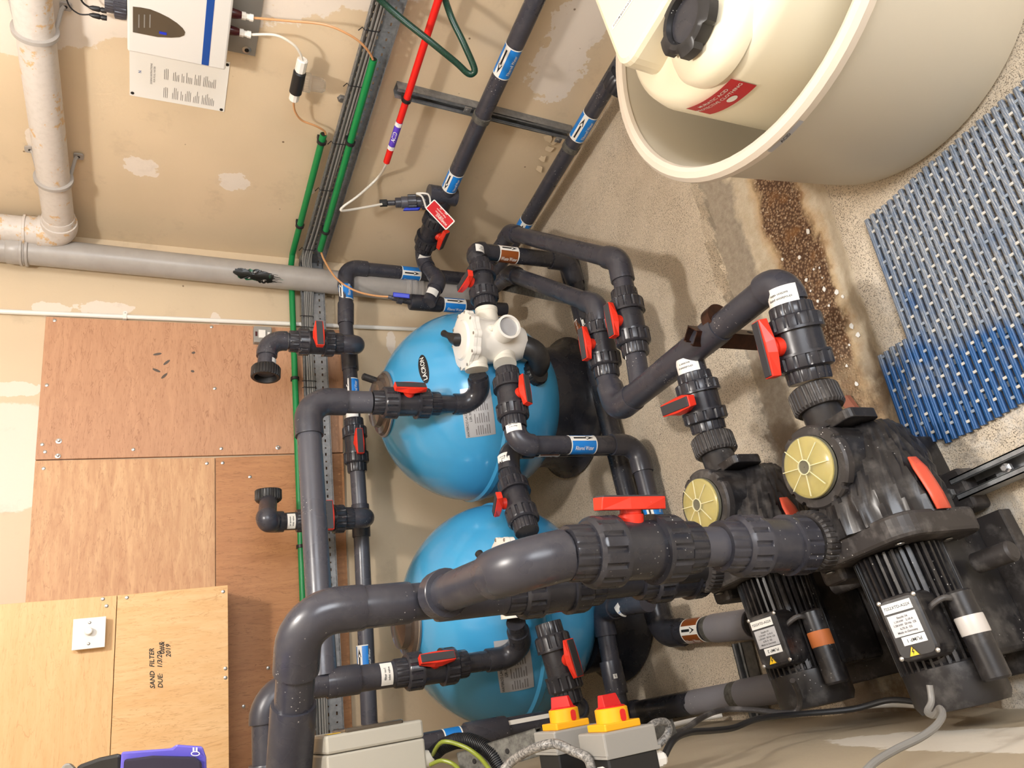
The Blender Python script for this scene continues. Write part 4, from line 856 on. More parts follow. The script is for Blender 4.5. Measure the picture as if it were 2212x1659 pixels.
# ================================================================== PUMPS
def pump(label, O, word, band_mat, grp='pool circulation pumps'):
    O = V3(O); e = -R; n = -A
    t = thing('pump', label, 'pump', (O.x - 0.3, O.y, FZ))
    P = lambda x, s, u: O + e * x + n * s + U * u
    ringpart(t, 'inlet_nut', P(-0.055, 0, 0), e, [(0.046, 0), (0.054, 0.006), (0.056, 0.01, 1), (0.056, 0.050, 1), (0.050, 0.056)], 34, 'pump_dusty', 0.05, 0.3)
    MB().lathe(P(-0.02, 0, 0), e, [(0.042, 0), (0.042, 0.06), (0.050, 0.075)], 30).obj('inlet_neck', 'pump_black', t)
    MB().prism(P(0.040, 0.030, -0.01), n, U, e, rrect(0.060, 0.045, 0.015), 0.022).obj('inlet_flange', 'pump_black', t, 0.002)
    MB().lathe(P(0.135, 0, -0.20), U, [(0.060, 0), (0.076, 0.03), (0.081, 0.10), (0.083, 0.2), (0.083, 0.285)], 44).obj('strainer_housing', 'pump_black', t)
    lugs = lambda a: 1.0 if min(abs((a - b) % (2 * PI)) if (a - b) % (2 * PI) < PI else 2 * PI - (a - b) % (2 * PI) for b in (0.3, 0.72, 2.0, 2.4, 3.45, 3.85, 5.1, 5.55)) > 0.055 else 0.93
    k = MB().lathe(P(0.135, 0, 0.072), U, [(0.082, 0, 1), (0.087, 0.004, 1), (0.087, 0.020, 1), (0.083, 0.025, 1), (0.066, 0.025), (0.063, 0.020), (0.061, 0.010)], 160, mod=lugs, caps=False).obj('lid_ring', 'pump_dusty', t)
    q = MB().lathe(P(0.135, 0, 0.077), U, [(0.0655, 0.022), (0.0645, 0.033), (0.055, 0.038), (0.03, 0.041), (0.001, 0.042)], 48, caps=False).obj('clear_lid', 'amber_lid', t)
    m = MB()
    for i in range(8):
        a = 2 * PI * i / 8 + 0.2; d = n * math.cos(a) + e * math.sin(a); c0 = P(0.135, 0, 0.1185)
        m.box(c0 + d * 0.038, d * 0.022, d.cross(U) * 0.0008, U * 0.0012)
    m.lathe(P(0.135, 0, 0.118), U, [(0.016, 0), (0.016, 0.003), (0.014, 0.003), (0.014, 0)], 24); m.obj('lid_spokes', 'amber_rib', q)
    MB().lathe(P(0.135, 0, 0.104), U, [(0.058, 0), (0.0625, 0.001), (0.0625, 0.004), (0.058, 0.005)], 40).obj('lid_rim', 'lid_yellow', q)
    MB().lathe(P(0.135, 0, -0.01), U, [(0.001, 0), (0.060, 0.001), (0.060, 0.07), (0.057, 0.07), (0.056, 0.004)], 30, caps=False).obj('strainer_basket', 'poly_cream', t)
    m = MB(); seg = 168; cs = []
    for x, r_, u, tw in ((0.050, 0.040, -0.085, -0.5), (0.060, 0.066, -0.080, -0.45), (0.085, 0.088, -0.072, -0.35), (0.12, 0.103, -0.060, -0.2), (0.155, 0.113, -0.050, 0.0), (0.19, 0.121, -0.040, 0.2), (0.225, 0.126, -0.032, 0.36), (0.255, 0.128, -0.029, 0.42), (0.29, 0.128, -0.029, 0.44)):
        cs.append([P(x, 0.008, u) + (n * math.cos(2 * PI * j / seg) + U * math.sin(2 * PI * j / seg)) * r_ * (1 + 0.075 * max(0, math.cos(20 * (2 * PI * j / seg + tw))) ** 2) for j in range(seg)])
    m.loft(cs, 0, True, True); m.obj('volute', 'pump_black', t)
    # red accent strip on the near side of the volute
    pr = [(0.175, 0.120), (0.20, 0.127), (0.23, 0.1315), (0.255, 0.1345), (0.288, 0.1350)]
    m = MB(); V = []
    for i, (x, r_) in enumerate(pr):
        for j in range(5):
            a = 0.06 + (0.30 if i else 0.18) * (j / 4 - 0.5) - 0.02 * i; V.append(P(x, 0.008, -0.036 + 0.03 * i / 4 * 0.3) + (n * math.cos(a) + U * math.sin(a)) * (r_ + 0.002))
    m.add(V, [(i * 5 + j, (i + 1) * 5 + j, (i + 1) * 5 + j + 1, i * 5 + j + 1) for i in range(4) for j in range(4)], 0, True); o = m.obj('accent_strip', 'accent_red', t)
    sd = o.modifiers.new('thick', 'SOLIDIFY'); sd.thickness = 0.003
    MB().prism(P(0.283, 0.012, -0.030), n, U, e, rrect(0.130, 0.122, 0.05, 7), 0.048, 0, rrect(0.128, 0.120, 0.05, 7)).obj('motor_flange', 'pump_dusty', t, 0.008)
    MB().box(P(0.32, -0.10, 0.0), e * 0.035, n * 0.03, U * 0.05).obj('flange_ear', 'pump_dusty', t, 0.01)
    for s_, u in ((0.09, 0.06), (-0.09, 0.06), (0.09, -0.08)): screw(t, P(0.334, s_, u), e, 0.009, 'flange_bolt')
    m = MB(); m.lathe(P(0.33, 0.01, -0.025), e, [(0.074, 0, 1), (0.086, 0.004, 1), (0.082, 0.22, 1), (0.066, 0.23, 1)], 216, mod=ribmod(36, 0.16, 0.5), smooth=False); m.obj('finned_motor', 'pump_black', t)
    MB().lathe(P(0.545, 0.012, -0.028), e, [(0.080, 0), (0.084, 0.004), (0.084, 0.062), (0.077, 0.076), (0.05, 0.078)], 44).obj('fan_cover', 'pump_black', t)
    # discharge
    MB().lathe(P(0.27, -0.066, 0.06), U, [(0.055, 0), (0.045, 0.06), (0.040, 0.075), (0.040, 0.16)], 36).obj('discharge_neck', 'pump_black', t)
    ringpart(t, 'discharge_nut', P(0.27, -0.066, 0.075), U, [(0.052, 0), (0.060, 0.004), (0.062, 0.008, 1), (0.062, 0.042, 1), (0.056, 0.048), (0.041, 0.048)], 34, 'pump_dusty', 0.05, 0.3)
    # terminal box
    K = 0.82; bc = P(0.475, 0.050, 0.060); tx = (n * 0.93 - U * 0.30).normalized(); ty_ = -e; tz = tx.cross(ty_)
    k = MB().prism(bc - tz * 0.045, tx, ty_, tz, rrect(0.052 * K, 0.074 * K, 0.02, 5), 0.085, 0, rrect(0.046 * K, 0.068 * K, 0.016, 5)).obj('terminal_box', 'pump_black', t, 0.006)
    fc = bc + tz * 0.0405
    flatlabel(k, fc + (ty_ * 0.044 - tx * 0.004) * K, tx, ty_, 0.066 * K, 0.021 * K, ['7252XTD-A22X'], 0.0088 * K)
    lab = flatlabel(k, fc + (ty_ * 0.006 - tx * 0.002) * K, tx, ty_, 0.064 * K, 0.046 * K, [], 0.005, 'label_silver')
    lettering(planar(fc + (ty_ * 0.006 - tx * 0.002) * K + tz * 0.0007, tx, ty_), ['Easyfit 24', '1,10 kW   2,10 A', '1,50 kW  50 Hz  CE', '6,70 A  GS', 'Made in Germany'], 0.0062 * K, lab, 'silver_label_dark')
    flatlabel(k, fc + (tx * 0.004 - ty_ * 0.028) * K, -tx, -ty_, 0.052 * K, 0.018 * K, [word], 0.0105 * K)
    tr0 = planar(fc - (ty_ * 0.051 + tx * 0.010) * K, tx, ty_); tr = lambda x, y, k=0.0: tr0(x * K, y * K, k); m = MB(); m.add([tr(-0.012, -0.010), tr(0.014, -0.010), tr(0.001, 0.013)], [(0, 1, 2)]); w_ = m.obj('warning_triangle', 'label_yellow', k)
    m = MB(); trs = [tr(x, y, 0.0004) for x, y in ((-0.012, -0.010), (0.014, -0.010), (0.001, 0.013), (-0.0095, -0.0086), (0.0115, -0.0086), (0.001, 0.0105))]
    m.add(trs, [(0, 1, 4, 3), (1, 2, 5, 4), (2, 0, 3, 5)]); m.add([tr(x, y, 0.0004) for x, y in ((0.002, 0.006), (-0.002, -0.001), (0.001, -0.001), (-0.001, -0.007), (0.004, 0.0005), (0.001, 0.0005), (0.004, 0.006))], [(0, 1, 2, 3, 4, 5, 6)]); m.obj('warning_print', 'ink', w_)
    for a, b in ((0.04, 0.06), (-0.04, 0.06), (0.04, -0.06), (-0.04, -0.06)): screw(k, fc + (tx * a + ty_ * b) * K - tz * 0.001, tz, 0.0042)
    MB().lathe(bc - ty_ * 0.05 - tz * 0.03, -ty_ * 0.8 - tz * 0.6, [(0.024, 0), (0.022, 0.04), (0.012, 0.085), (0.007, 0.10)], 18).obj('cable_entry', 'pump_dusty', k)
    # capacitor
    ca = P(0.435, 0.118, 0.005); MB().lathe(ca, e, [(0.020, 0), (0.024, 0.004), (0.024, 0.15), (0.021, 0.154)], 26).obj('capacitor', 'pump_black', t)
    MB().lathe(ca + e * 0.045, e, [(0.0243, 0), (0.0248, 0.002), (0.0248, 0.030), (0.0243, 0.032)], 26).obj('capacitor_band', band_mat, t)
    cable('capacitor_lead', '', [ca + e * 0.012 + U * 0.02, ca + e * 0.008 + U * 0.036 - n * 0.006, ca + e * 0.016 + U * 0.050 - n * 0.025, ca + e * 0.03 + U * 0.050 - n * 0.05], 0.0055, 'pump_dusty', parent=t)
    # feet
    MB().box(P(0.135, 0, -0.23), e * 0.05, n * 0.045, U * 0.035).obj('strainer_foot', 'pump_black', t, 0.004)
    MB().box(P(0.42, 0.0, -0.155), e * 0.13, n * 0.07, U * 0.07).obj('motor_foot', 'pump_black', t, 0.01)
    MB().box(P(0.44, 0.01, -0.245), e * 0.15, n * 0.115, U * 0.018).obj('base_plate', 'pump_dusty', t, 0.004)
    MB().lathe(P(0.385, 0.09, -0.13), n, [(0.020, 0), (0.020, 0.075), (0.016, 0.08)], 20).obj('lifting_boss', 'pump_dusty', t)
    return t
pump('black pump nearer the blue mat, name label PUMP 1, red accent strip showing', (0.578, 1.045, -1.338), 'PUMP 1', 'capacitor_white')
pump('black pump nearer the filters, name label PUMP 2, orange capacitor band', (0.634, 1.395, -1.338), 'PUMP 2', 'capacitor_orange')
# connectors from check valves into pumps
# ================================================================== FLOOR STEELWORK
def strut(label, a, b, up, w2=0.0205, dep=0.0205, mat_='galv', name='strut_channel', cat='bracket', group=None):
    a, b, up = V3(a), V3(b), V3(up).normalized(); t = thing(name, label, cat, a, group); d = (b - a).normalized(); s_ = d.cross(up).normalized(); up = s_.cross(d)
    m = MB(); c = (a + b) / 2; L = d * (b - a).length / 2; k = 0.0014
    m.box(c - up * (dep - k), L, s_ * w2, up * k)
    for q in (-1, 1):
        m.box(c + s_ * q * (w2 - k), L, s_ * k, up * dep); m.box(c + s_ * q * (w2 * 0.74) + up * (dep - k), L, s_ * w2 * 0.26, up * k)
        m.box(c + s_ * q * (w2 * 0.5) + up * (dep - 0.004), L, s_ * k * 0.7, up * 0.004)
    m.obj('channel', mat_, t); return t, d, s_, up
a, b = H(2075, 1058, FZ + 0.04), H(2250, 980, FZ + 0.04)
t, d, s_, up = strut('short galvanised steel channel on the floor beside pump 1', a, b, (0, 0, 1), 0.024, 0.022)
for k in (0.22, 0.33): MB().box(a + d * (k * (b - a).length) - up * 0.0185, d * 0.012, s_ * 0.005, up * 0.0006).obj('slot', 'dark_hole', t)
MB().lathe(a + d * 0.115 + up * 0.004, up, [(0.011, 0), (0.011, 0.008), (0.006, 0.009), (0.006, 0.016)], 6, smooth=False).obj('bolt', 'steel', t)
t = thing('pump_clamp', 'dusty black clamp plate with hex bolt beside the galvanised channel', 'clamp', H(2055, 1060, FZ))
c = H(2062, 1066, FZ + 0.05); MB().prism(c - U * 0.045, R, A, U, rrect(0.045, 0.038, 0.01), 0.055).obj('clamp_block', 'pump_dusty', t, 0.006)
MB().lathe(c + U * 0.012, U, [(0.012, 0), (0.012, 0.009), (0.009, 0.010)], 6, smooth=False).obj('hex_bolt', 'steel', t)
a, b = H(1602, 1388, FZ + 0.03), H(1648, 1570, FZ + 0.03)
t, d, s_, up = strut('galvanised rail on the floor crossing under pump 2', a, b, (0, 0, 1), 0.021, 0.021)
for px, py in ((1604, 1418), (1612, 1450)):
    c = H(px, py, FZ + 0.004); f_ = MB().prism(c - U * 0.003, R, A, U, rrect(0.017, 0.022, 0.006), 0.008).obj('fixing_foot', 'galv_old', t); MB().lathe(c + U * 0.004, U, [(0.010, 0), (0.010, 0.007), (0.006, 0.011)], 6, smooth=False).obj('bolt', 'galv_old', f_)
q = H(1850, 893, FZ - 0.022); o = MB().box(q, V3((0.05, 0.012, 0)), V3((-0.003, 0.012, 0)), U * 0.008).obj('wood_strip', 'accent_red'); tag(o, 'short reddish strip lying in the channel behind pump 1 inlet', 'strip')
MATS['brick'] = plain('brick', (150, 92, 72), 0.7).m; o.data.materials[0] = MATS['brick']
# ================================================================== UPPER PIPES IN THE CORNER
ov = 0.085
v0, v1 = Wl(58, -80, ov), Wl(131, 505, ov); vd = (v1 - v0).normalized(); v0 = v0 - vd * 0.8; v2 = V3((v1.x, v1.y, CEIL - 0.002))
t = run('vent_pipe', 'paint-scuffed grey vent pipe turning up in the corner with two wall brackets', [v0, v1, v2], 0.052, mat='vent_grey', rho=1.05, soc=0.35)
coupling(t, along(v1, U, 92, 505), along(v1, U, 52, 505), 0.052, 'socket', 'vent_grey', 1.07); 
for x in (86, 54): q = along(v1, U, x, 505); MB().lathe(q, U, [(0.053, -0.006), (0.060, -0.004), (0.060, 0.004), (0.053, 0.006)], 36).obj('socket_ring', 'vent_grey', t)
q = along(v0, vd, 129, 478); coupling(t, q - vd * 0.03, q + vd * 0.05, 0.052, 'socket', 'vent_grey', 1.07)
for py in (66, 385):
    q = along(v0, vd, 75 if py < 100 else 117, py); g = MB().lathe(q, vd, [(0.053, -0.008), (0.062, -0.006), (0.062, 0.006), (0.053, 0.008)], 36).obj('pipe_clip', 'soil_grey', t)
    for s_ in (-1, 1):
        lug = V3((WX - 0.004, q.y - 0.045, q.z + s_ * 0.074)); MB().prism(lug, A, U, -R, rrect(0.013, 0.016, 0.008), 0.007).obj('lug', 'soil_grey', g)
        MB().tube([lug + V3((-0.006, 0, -s_ * 0.004)), lug + V3((-0.014, 0.006, -s_ * 0.010)), q + U * s_ * 0.050 + R * 0.02], 0.006, 8).obj('clip_arm', 'soil_grey', g)
        screw(g, lug - R * 0.007, -R, 0.005, 'screw', 'dark_hole')
s0, s1 = B(-80, 527, 0.075), B(1015, 640, 0.075); sd = (s1 - s0).normalized(); s0 = s0 - sd * ((CEIL - s0.z) / -sd.z - 0.003)
t = run('soil_stack', 'smooth grey soil pipe standing in the corner with a black paint smear', [s0, s1], 0.054, mat='soil_grey')
for x, y in ((48, 548), (60, 549), (880, 622), (893, 624), (907, 625)):
    q = along(s0, sd, x, y); MB().lathe(q, sd, [(0.0545, -0.006), (0.0615, -0.004), (0.0615, 0.004), (0.0545, 0.006)], 36).obj('socket_ring', 'soil_grey', t)
a, b = along(s0, sd, 15, 545), along(s0, sd, 55, 548); coupling(t, a, b, 0.054, 'socket', 'soil_grey', 1.06)
a, b = along(s0, sd, 872, 621), along(s0, sd, 935, 630); coupling(t, a, b, 0.054, 'socket', 'soil_grey', 1.07)
q = along(s0, sd, 543, 592); fn = wrap(q, sd, radial(sd, q, 4), 0.0542); m = MB()
random.seed(3)
for (cx_, cy_, a_, b_) in ((0, 0, 0.075, 0.026), (-0.045, 0.006, 0.035, 0.018), (0.045, -0.006, 0.045, 0.028)):
    vs = [(cx_ + a_ * math.cos(2 * PI * i / 40) * random.uniform(0.78, 1.08), cy_ + b_ * math.sin(2 * PI * i / 40) * random.uniform(0.75, 1.1)) for i in range(40)]
    m.add([fn(cx_, cy_, 0.0002)] + [fn(x, y, 0.0002) for x, y in vs], [(0, i + 1, (i + 1) % 40 + 1) for i in range(40)])
for i in range(9):
    y0 = random.uniform(-0.024, 0.018); x0 = random.uniform(0.06, 0.09); L = random.uniform(0.02, 0.06); m.add([fn(x0, y0, .0002), fn(x0 + L, y0 - 0.002, .0002), fn(x0 + L, y0 - 0.0035, .0002), fn(x0, y0 - 0.002, .0002)], [(0, 1, 2, 3)])
m.obj('paint_smear', 'smudge', t)
a, b = B(-40, 671, 0.014), B(1010, 716, 0.014); a = a + (a - b) * ((CEIL - 0.003 - a.z) / (a - b).z)
t = run('white_conduit', 'thin white conduit running down the back wall beside the plywood', [a, b], 0.0095, mat='white_shiny')
for px, py in ((270, 684), (1200, 730)):
    if px > 900: continue
    q = along(a, (b - a), px, py); MB().box(q + FB * 0.002, (b - a).normalized() * 0.008, RB * 0.012, FB * 0.009).obj('clip', 'white_shiny', t, 0.003)
    for s_ in (-1, 1): k = MB().prism(q - FB * 0.013 + RB * s_ * 0.019, RB, U, FB, rrect(0.011, 0.008, 0.007), 0.003).obj('clip_lug', 'white_shiny', t); screw(t, q + RB * s_ * 0.021 - FB * 0.010, FB, 0.003)
# ================================================================== PLYWOOD
def sheet(name, label, px, off0, off1, mat_, screws=(), group=None):
    t = thing(name, label, 'board', B(*px[0], 0), group)
    f = [B(x, y, off1) for x, y in px]; bk = [p - FB * (off1 - off0) for p in f]; m = MB()
    m.add(f + bk, [(0, 1, 2, 3), (7, 6, 5, 4)] + [(i, i + 4, (i + 1) % 4 + 4, (i + 1) % 4) for i in range(4)]); m.obj('board_face', mat_, t, 0.0015)
    for x, y in screws: screw(t, B(x, y, off1) + FB * 0.0004, FB, 0.0065)
    return t
sheet('plywood_sheet', 'reddish swirly-grained plywood panel beside the white conduit', [(99, 684), (742, 713), (741, 977), (76, 993)], 0.001, 0.016, 'ply_red', [(118, 692), (457, 706), (101, 832), (91, 960), (97, 976), (288, 971), (464, 839), (478, 969), (600, 966)])
k = bpy.data.objects['plywood_sheet']
for x, y, r_ in ((127, 953, 0.010), (125, 985, 0.009), (600, 967, 0.009)): MB().lathe(B(x, y, 0.0165), FB, [(r_, 0), (r_, 0.003), (r_ * 0.5, 0.004), (r_ * 0.5, 0.014), (r_ * .35, 0.016)], 16).obj('bolt', 'screw_steel', k)
for x, y in ((340, 765), (360, 783), (338, 800), (355, 812), (418, 762), (416, 802)):
    a_ = random.uniform(0, 3); MB().prism(B(x, y, 0.0162), RB * math.cos(a_) + U * math.sin(a_), U * math.cos(a_) - RB * math.sin(a_), FB, ell(0.016 if x < 400 else 0.007, 0.005, 12), 0.0006).obj('dark_smudge', 'smoke_plastic', k)
sheet('plywood_sheet', 'pale finely grained plywood panel in the left of the picture', [(76, 995), (464, 988.5), (466, 1500), (40, 1520)], 0.001, 0.017, 'ply_tan', [(94, 1012), (447, 1001)])
sheet('plywood_sheet', 'orange-brown plywood panel behind the grey manifold pipe', [(465.5, 988.5), (742, 979), (764, 1665), (467, 1668)], 0.001, 0.014, 'ply_orange', [(481, 1000), (540, 1030), (579, 1443), (526, 1526)])
bo = 0.25
t = thing('plywood_boxing', 'deep pale plywood boxing at lower left with pencilled note and dimmer switch', 'boxing', B(0, 1400, 0))
c0, c1, c2_, c3 = B(-350, 1333, bo), B(252.5, 1286, bo), B(234, 1700, bo), B(-350, 1730, bo)
def face4(a, b, c, d, nm, mt, th_=0.016):
    m = MB(); q = [V3(x) for x in (a, b, c, d)]; k = [x - FB * th_ for x in q]; m.add(q + k, [(0, 1, 2, 3), (7, 6, 5, 4)] + [(i, i + 4, (i + 1) % 4 + 4, (i + 1) % 4) for i in range(4)]); return m.obj(nm, mt, t, 0.001)
face4(c0, c1, c2_, c3, 'front_sheet', 'ply_pale')
e0, e1, e2, e3 = B(254, 1285.8, bo), B(492, 1264, bo), B(495, 1700, bo), B(235.5, 1700, bo)
fs_ = face4(e0, e1, e2, e3, 'front_sheet', 'ply_pale2')
m = MB(); bw = e1 - FB * (bo - 0.012); m.box((e1 - FB * 0.018 + bw) / 2 + (c0 - e1) / 2 - RB * 0.012, (c0 - e1) / 2, RB * 0.01, FB * (bo - 0.03) / 2); m.obj('side_board', 'ply_tan', t)
m = MB(); m.box((e1 + e2) / 2 - FB * bo / 2 + U * 0.016, (e2 - e1) / 2, U * 0.008, FB * (bo - 0.03) / 2); m.obj('bottom_board', 'ply_tan', t)
for x, y in ((222, 1294), (230, 1309), (274, 1291), (482, 1278), (487, 1444), (487, 1464)): screw(t, B(x, y, bo + 0.0005), FB, 0.006)
sc = 0.0205
wf_ = planar(B(343, 1440, bo + 0.0012), RB, U * 1.0)
def hw(s_, px, py, size, shear=0.25, rot=0.05):
    vs, fs = text2d(s_, size * 1.1, 0.016); o0 = B(px, py, bo + 0.0012); m = MB(); m.add([o0 + RB * (x + y * shear) + U * (y + x * rot) for x, y in vs], fs); m.obj('handwriting', 'ink', fs_)
hw('SAND  FILTER', 329, 1443, 0.0185); hw('DUE:   1/3/20', 346, 1446, 0.0185); hw('0#&', 350, 1399, 0.021); hw('2019', 364, 1405, 0.0185)
# dimmer
t = thing('dimmer_switch', 'square white dimmer switch with round knob on the plywood boxing', 'switch', B(193, 1367, bo))
a, b, c, d = B(158, 1338, bo + 0.032), B(229, 1331, bo + 0.032), B(227, 1398, bo + 0.032), B(155, 1405, bo + 0.032)
cc = (a + b + c + d) / 4; hx = ((a - d) + (b - c)).length / 4; hy = ((a - b) + (d - c)).length / 4
MB().box(cc - FB * 0.016, RB * hx * 0.95, U * hy * 0.95, FB * 0.0155).obj('back_box', 'white_plastic', t, 0.003); MB().box(cc, RB * hx, U * hy, FB * 0.003).obj('face_plate', 'white_shiny', t, 0.0015)
kn = B(191.5, 1363, bo + 0.035); MB().lathe(kn - FB * 0.001, FB, [(0.0115, 0), (0.0115, 0.022), (0.009, 0.024)], 24).obj('knob', 'white_shiny', t)
for s_ in (-1, 1): screw(t, cc + RB * s_ * hx * 0.68 + FB * 0.003, FB, 0.0045)
# fused spur
t = thing('fused_spur', 'small grey metal-clad fused switch behind the outlet branch elbow', 'switch', B(566, 722, 0))
cc = B(568, 722, 0.045); MB().box(cc - FB * 0.02, RB * 0.037, U * 0.037, FB * 0.02).obj('metal_box', 'iso_grey', t, 0.004)
MB().box(cc + U * 0.004 + FB * 0.003, RB * 0.018, U * 0.014, FB * 0.003).obj('rocker', 'white_shiny', t, 0.001); MB().box(cc + U * 0.027 + FB * 0.001, RB * 0.010, U * 0.004, FB * 0.0015).obj('indicator', 'fit_darkred', t)
MB().box(cc - U * 0.024 + FB * 0.001, RB * 0.010, U * 0.005, FB * 0.0015).obj('fuse_carrier', 'white_shiny', t); MB().lathe(cc - U * 0.037 - FB * 0.015, -U, [(0.012, 0), (0.012, 0.012), (0.009, 0.014), (0.009, 0.022)], 16).obj('gland', 'white_shiny', t)
# ================================================================== CABLE TRAY
zb = (Wl(877, 0, 0.075).z + Wl(717, 532, 0.075).z + B(707, 768, 0.075).z + B(721, 1082, 0.075).z) / 4
TH = 0.100
def tray(label, p, q, out, n_):
    """p, q on the wall line (z ignored); out = into the room"""
    p = V3((p.x, p.y, 0)); q = V3((q.x, q.y, 0)); d = (q - p).normalized(); L = (q - p).length; t = thing('cable_tray', label, 'cable tray', (p.x, p.y, zb), 'perforated cable trays')
    o0 = p + out * 0.045; k = 0.0008
    def strip(m, x0, x1, z0, z1): m.box(o0 + d * (x0 + x1) / 2 + U * (z0 + z1) / 2, d * (x1 - x0) / 2, out * k, U * (z1 - z0) / 2)
    m = MB(); rows = [(0.016, 0.022), (0.048, 0.054), (0.080, 0.086)]; z_ = 0
    for a_, b_ in rows:
        strip(m, 0, L, zb + z_, zb + a_); x = 0.0; i = 0
        while x < L:
            hw_ = 0.012 if i % 2 == 0 else 0.0055; x1 = min(L, x + 0.025 - hw_ / 2); strip(m, x, x1, zb + a_, zb + b_); x = x + 0.025 + hw_ / 2; i += 1
        z_ = b_
    strip(m, 0, L, zb + z_, zb + TH); m.obj('perforated_base', 'galv', t)
    m = MB()
    for z1 in (zb, zb + TH):
        zc = z1
        x = 0.0
        m.box(o0 + d * L / 2 + out * 0.004 + U * zc, d * L / 2, out * 0.005, U * k); m.box(o0 + d * L / 2 + out * 0.020 + U * zc, d * L / 2, out * 0.004, U * k)
        while x < L: m.box(o0 + d * (x + 0.009) + out * 0.0125 + U * zc, d * 0.009, out * 0.005, U * k); x += 0.026
    m.obj('perforated_flanges', 'galv', t)
    for f_ in n_: MB().box(p + d * L * f_ + out * 0.022 + U * (zb + 0.05), d * 0.02, out * 0.022, U * 0.02).obj('standoff', 'galv_old', t)
    return t
tray('galvanised perforated cable tray along the right wall', V3((WX, 0.55, 0)), V3((WX, COR.y - 0.02, 0)), -R, (0.12, 0.5, 0.95))
tray('galvanised perforated cable tray along the back wall', COR - RB * 0.02, COR - RB * 2.05, FB, (0.12, 0.4, 0.7))
random.seed(11)
for i in range(5):
    zz = zb + 0.058 + 0.0088 * i; of = 0.052 + 0.004 * (i % 2); j = lambda s_: random.uniform(-s_, s_)
    pts = [V3((WX - of - 0.004, 0.5 + 0.0 * i, zz)), V3((WX - of, 1.2, zz + j(.003))), V3((WX - of, 1.9, zz + j(.003))), V3((WX - of, 2.45, zz + j(.004)))]
    c_ = COR + FB * of; pts += [V3((WX - of - 0.02, 2.64, zz + 0.004)), V3((c_.x - 0.14, c_.y + 0.015, zz - 0.012))]
    for k in (0.35, 0.7, 1.1, 1.5, 2.0): c_ = COR - RB * k + FB * of; pts.append(V3((c_.x, c_.y, zz + j(0.002))))
    cable('tray_cable', ['topmost', 'second from top', 'middle', 'second from bottom', 'lowest'][i] + ' of the five grey cables strapped in the tray', pts, 0.0044, 'cable_grey', group='cables strapped in the tray')
for px, py in ((785, 58), (757, 180), (723, 305), (690, 405), (665, 535)):
    q = Wl(px + 6, py, 0.055); MB().tube([V3((q.x, q.y, zb + 0.050)), V3((q.x - 0.012, q.y, zb + 0.055)), V3((q.x - 0.012, q.y + .004, zb + 0.102)), V3((q.x, q.y + .004, zb + 0.108)), V3((q.x - 0.018, q.y + .006, zb + 0.122))], 0.0018, 6).obj('cable_tie', 'cable_black', bpy.data.objects['cable_tray'])
for px, py in ((664, 684), (664, 708), (672, 824), (673, 838)):
    q = B(px, py, 0.06); MB().tube([V3((q.x, q.y, zb + 0.050)) , V3((q.x, q.y, zb + 0.055)) + FB * 0.008, V3((q.x, q.y, zb + 0.102)) + FB * 0.008, V3((q.x, q.y, zb + 0.108))], 0.0018, 6).obj('cable_tie', 'cable_black', bpy.data.objects['cable_tray.001'])
# green, red conduits
def clip2(t, q, ax, r_, out): MB().lathe(q, ax, [(r_ * 1.05, -0.007), (r_ * 1.4, -0.006), (r_ * 1.4, 0.006), (r_ * 1.05, 0.007)], 18).obj('saddle_clip', 'cable_black', t); MB().box(q - out * (r_ + 0.006), ax * 0.007, out * 0.008, ax.cross(out) * r_ * 1.2).obj('clip_base', 'cable_black', t)
og = 0.035; ga = Wl(702, 291, og); gz = (ga.z + Wl(626, 560, og).z) / 2; ga = V3((ga.x, ga.y, gz)); gb = V3((WX - og, COR.y - 0.045, gz)); gc = COR - RB * 2.0 + FB * og; gc = V3((gc.x, gc.y, B(648, 1050, og).z))
gb2 = COR - RB * 0.06 + FB * og; gb2 = V3((gb2.x, gb2.y, gz))
t = run('green_conduit', 'green conduit along both walls beside the cable tray, passing behind the soil pipe', [ga, V3((gb.x, gb.y - 0.03, gz)), gb2, gc], 0.0128, mat='green_conduit', elbows=False)
MB().lathe(ga - (gb - ga).normalized() * 0.001, -(gb - ga), [(0.0105, 0), (0.0105, 0.0005)], 16).obj('open_end', 'dark_hole', t)
clip2(t, ga + (gb - ga).normalized() * 0.035, (gb - ga).normalized(), 0.0128, -R); clip2(t, along(ga, gb - ga, 649, 487), (gb - ga).normalized(), 0.0128, -R); clip2(t, along(gb2, gc - gb2, 636, 818), (gc - gb2).normalized(), 0.0128, FB); clip2(t, along(gb2, gc - gb2, 650, 1180), (gc - gb2).normalized(), 0.0128, FB)
a, b = Wl(807, 128, 0.085), Wl(692, 540, 0.085); t = run('green_conduit', 'shorter green conduit lying in front of the right-wall cable tray', [a, b], 0.0128, mat='green_conduit', elbows=False)
MB().lathe(a - (b - a).normalized() * 0.001, -(b - a), [(0.0105, 0), (0.0105, 0.0005)], 16).obj('open_end', 'dark_hole', t); clip2(t, along(a, b - a, 757, 308), (b - a).normalized(), 0.0128, -R); clip2(t, along(a, b - a, 705, 500), (b - a).normalized(), 0.0128, -R)
ra, rb = Wl(963, -50, 0.085), Wl(835, 350, 0.085); rd = (rb - ra).normalized(); ra = ra - rd * 0.6
t = run('red_pipe', 'bright red pipe with ACID tape sloping along the right wall', [ra, rb], 0.0125, mat='red_pipe', elbows=False)
q = along(ra, rd, 851, 291); c_ = MB().lathe(q, rd, [(0.0127, -0.066), (0.0129, -0.065), (0.0129, 0.065), (0.0127, 0.066)], 20).obj('acid_tape', 'label_purple', t)
lettering(wrap(q, -rd, radial(rd, q, 5), 0.0131), ['ACID'], 0.021, c_, 'label_white')
fn = wrap(q, -rd, radial(rd, q, 5), 0.0131)
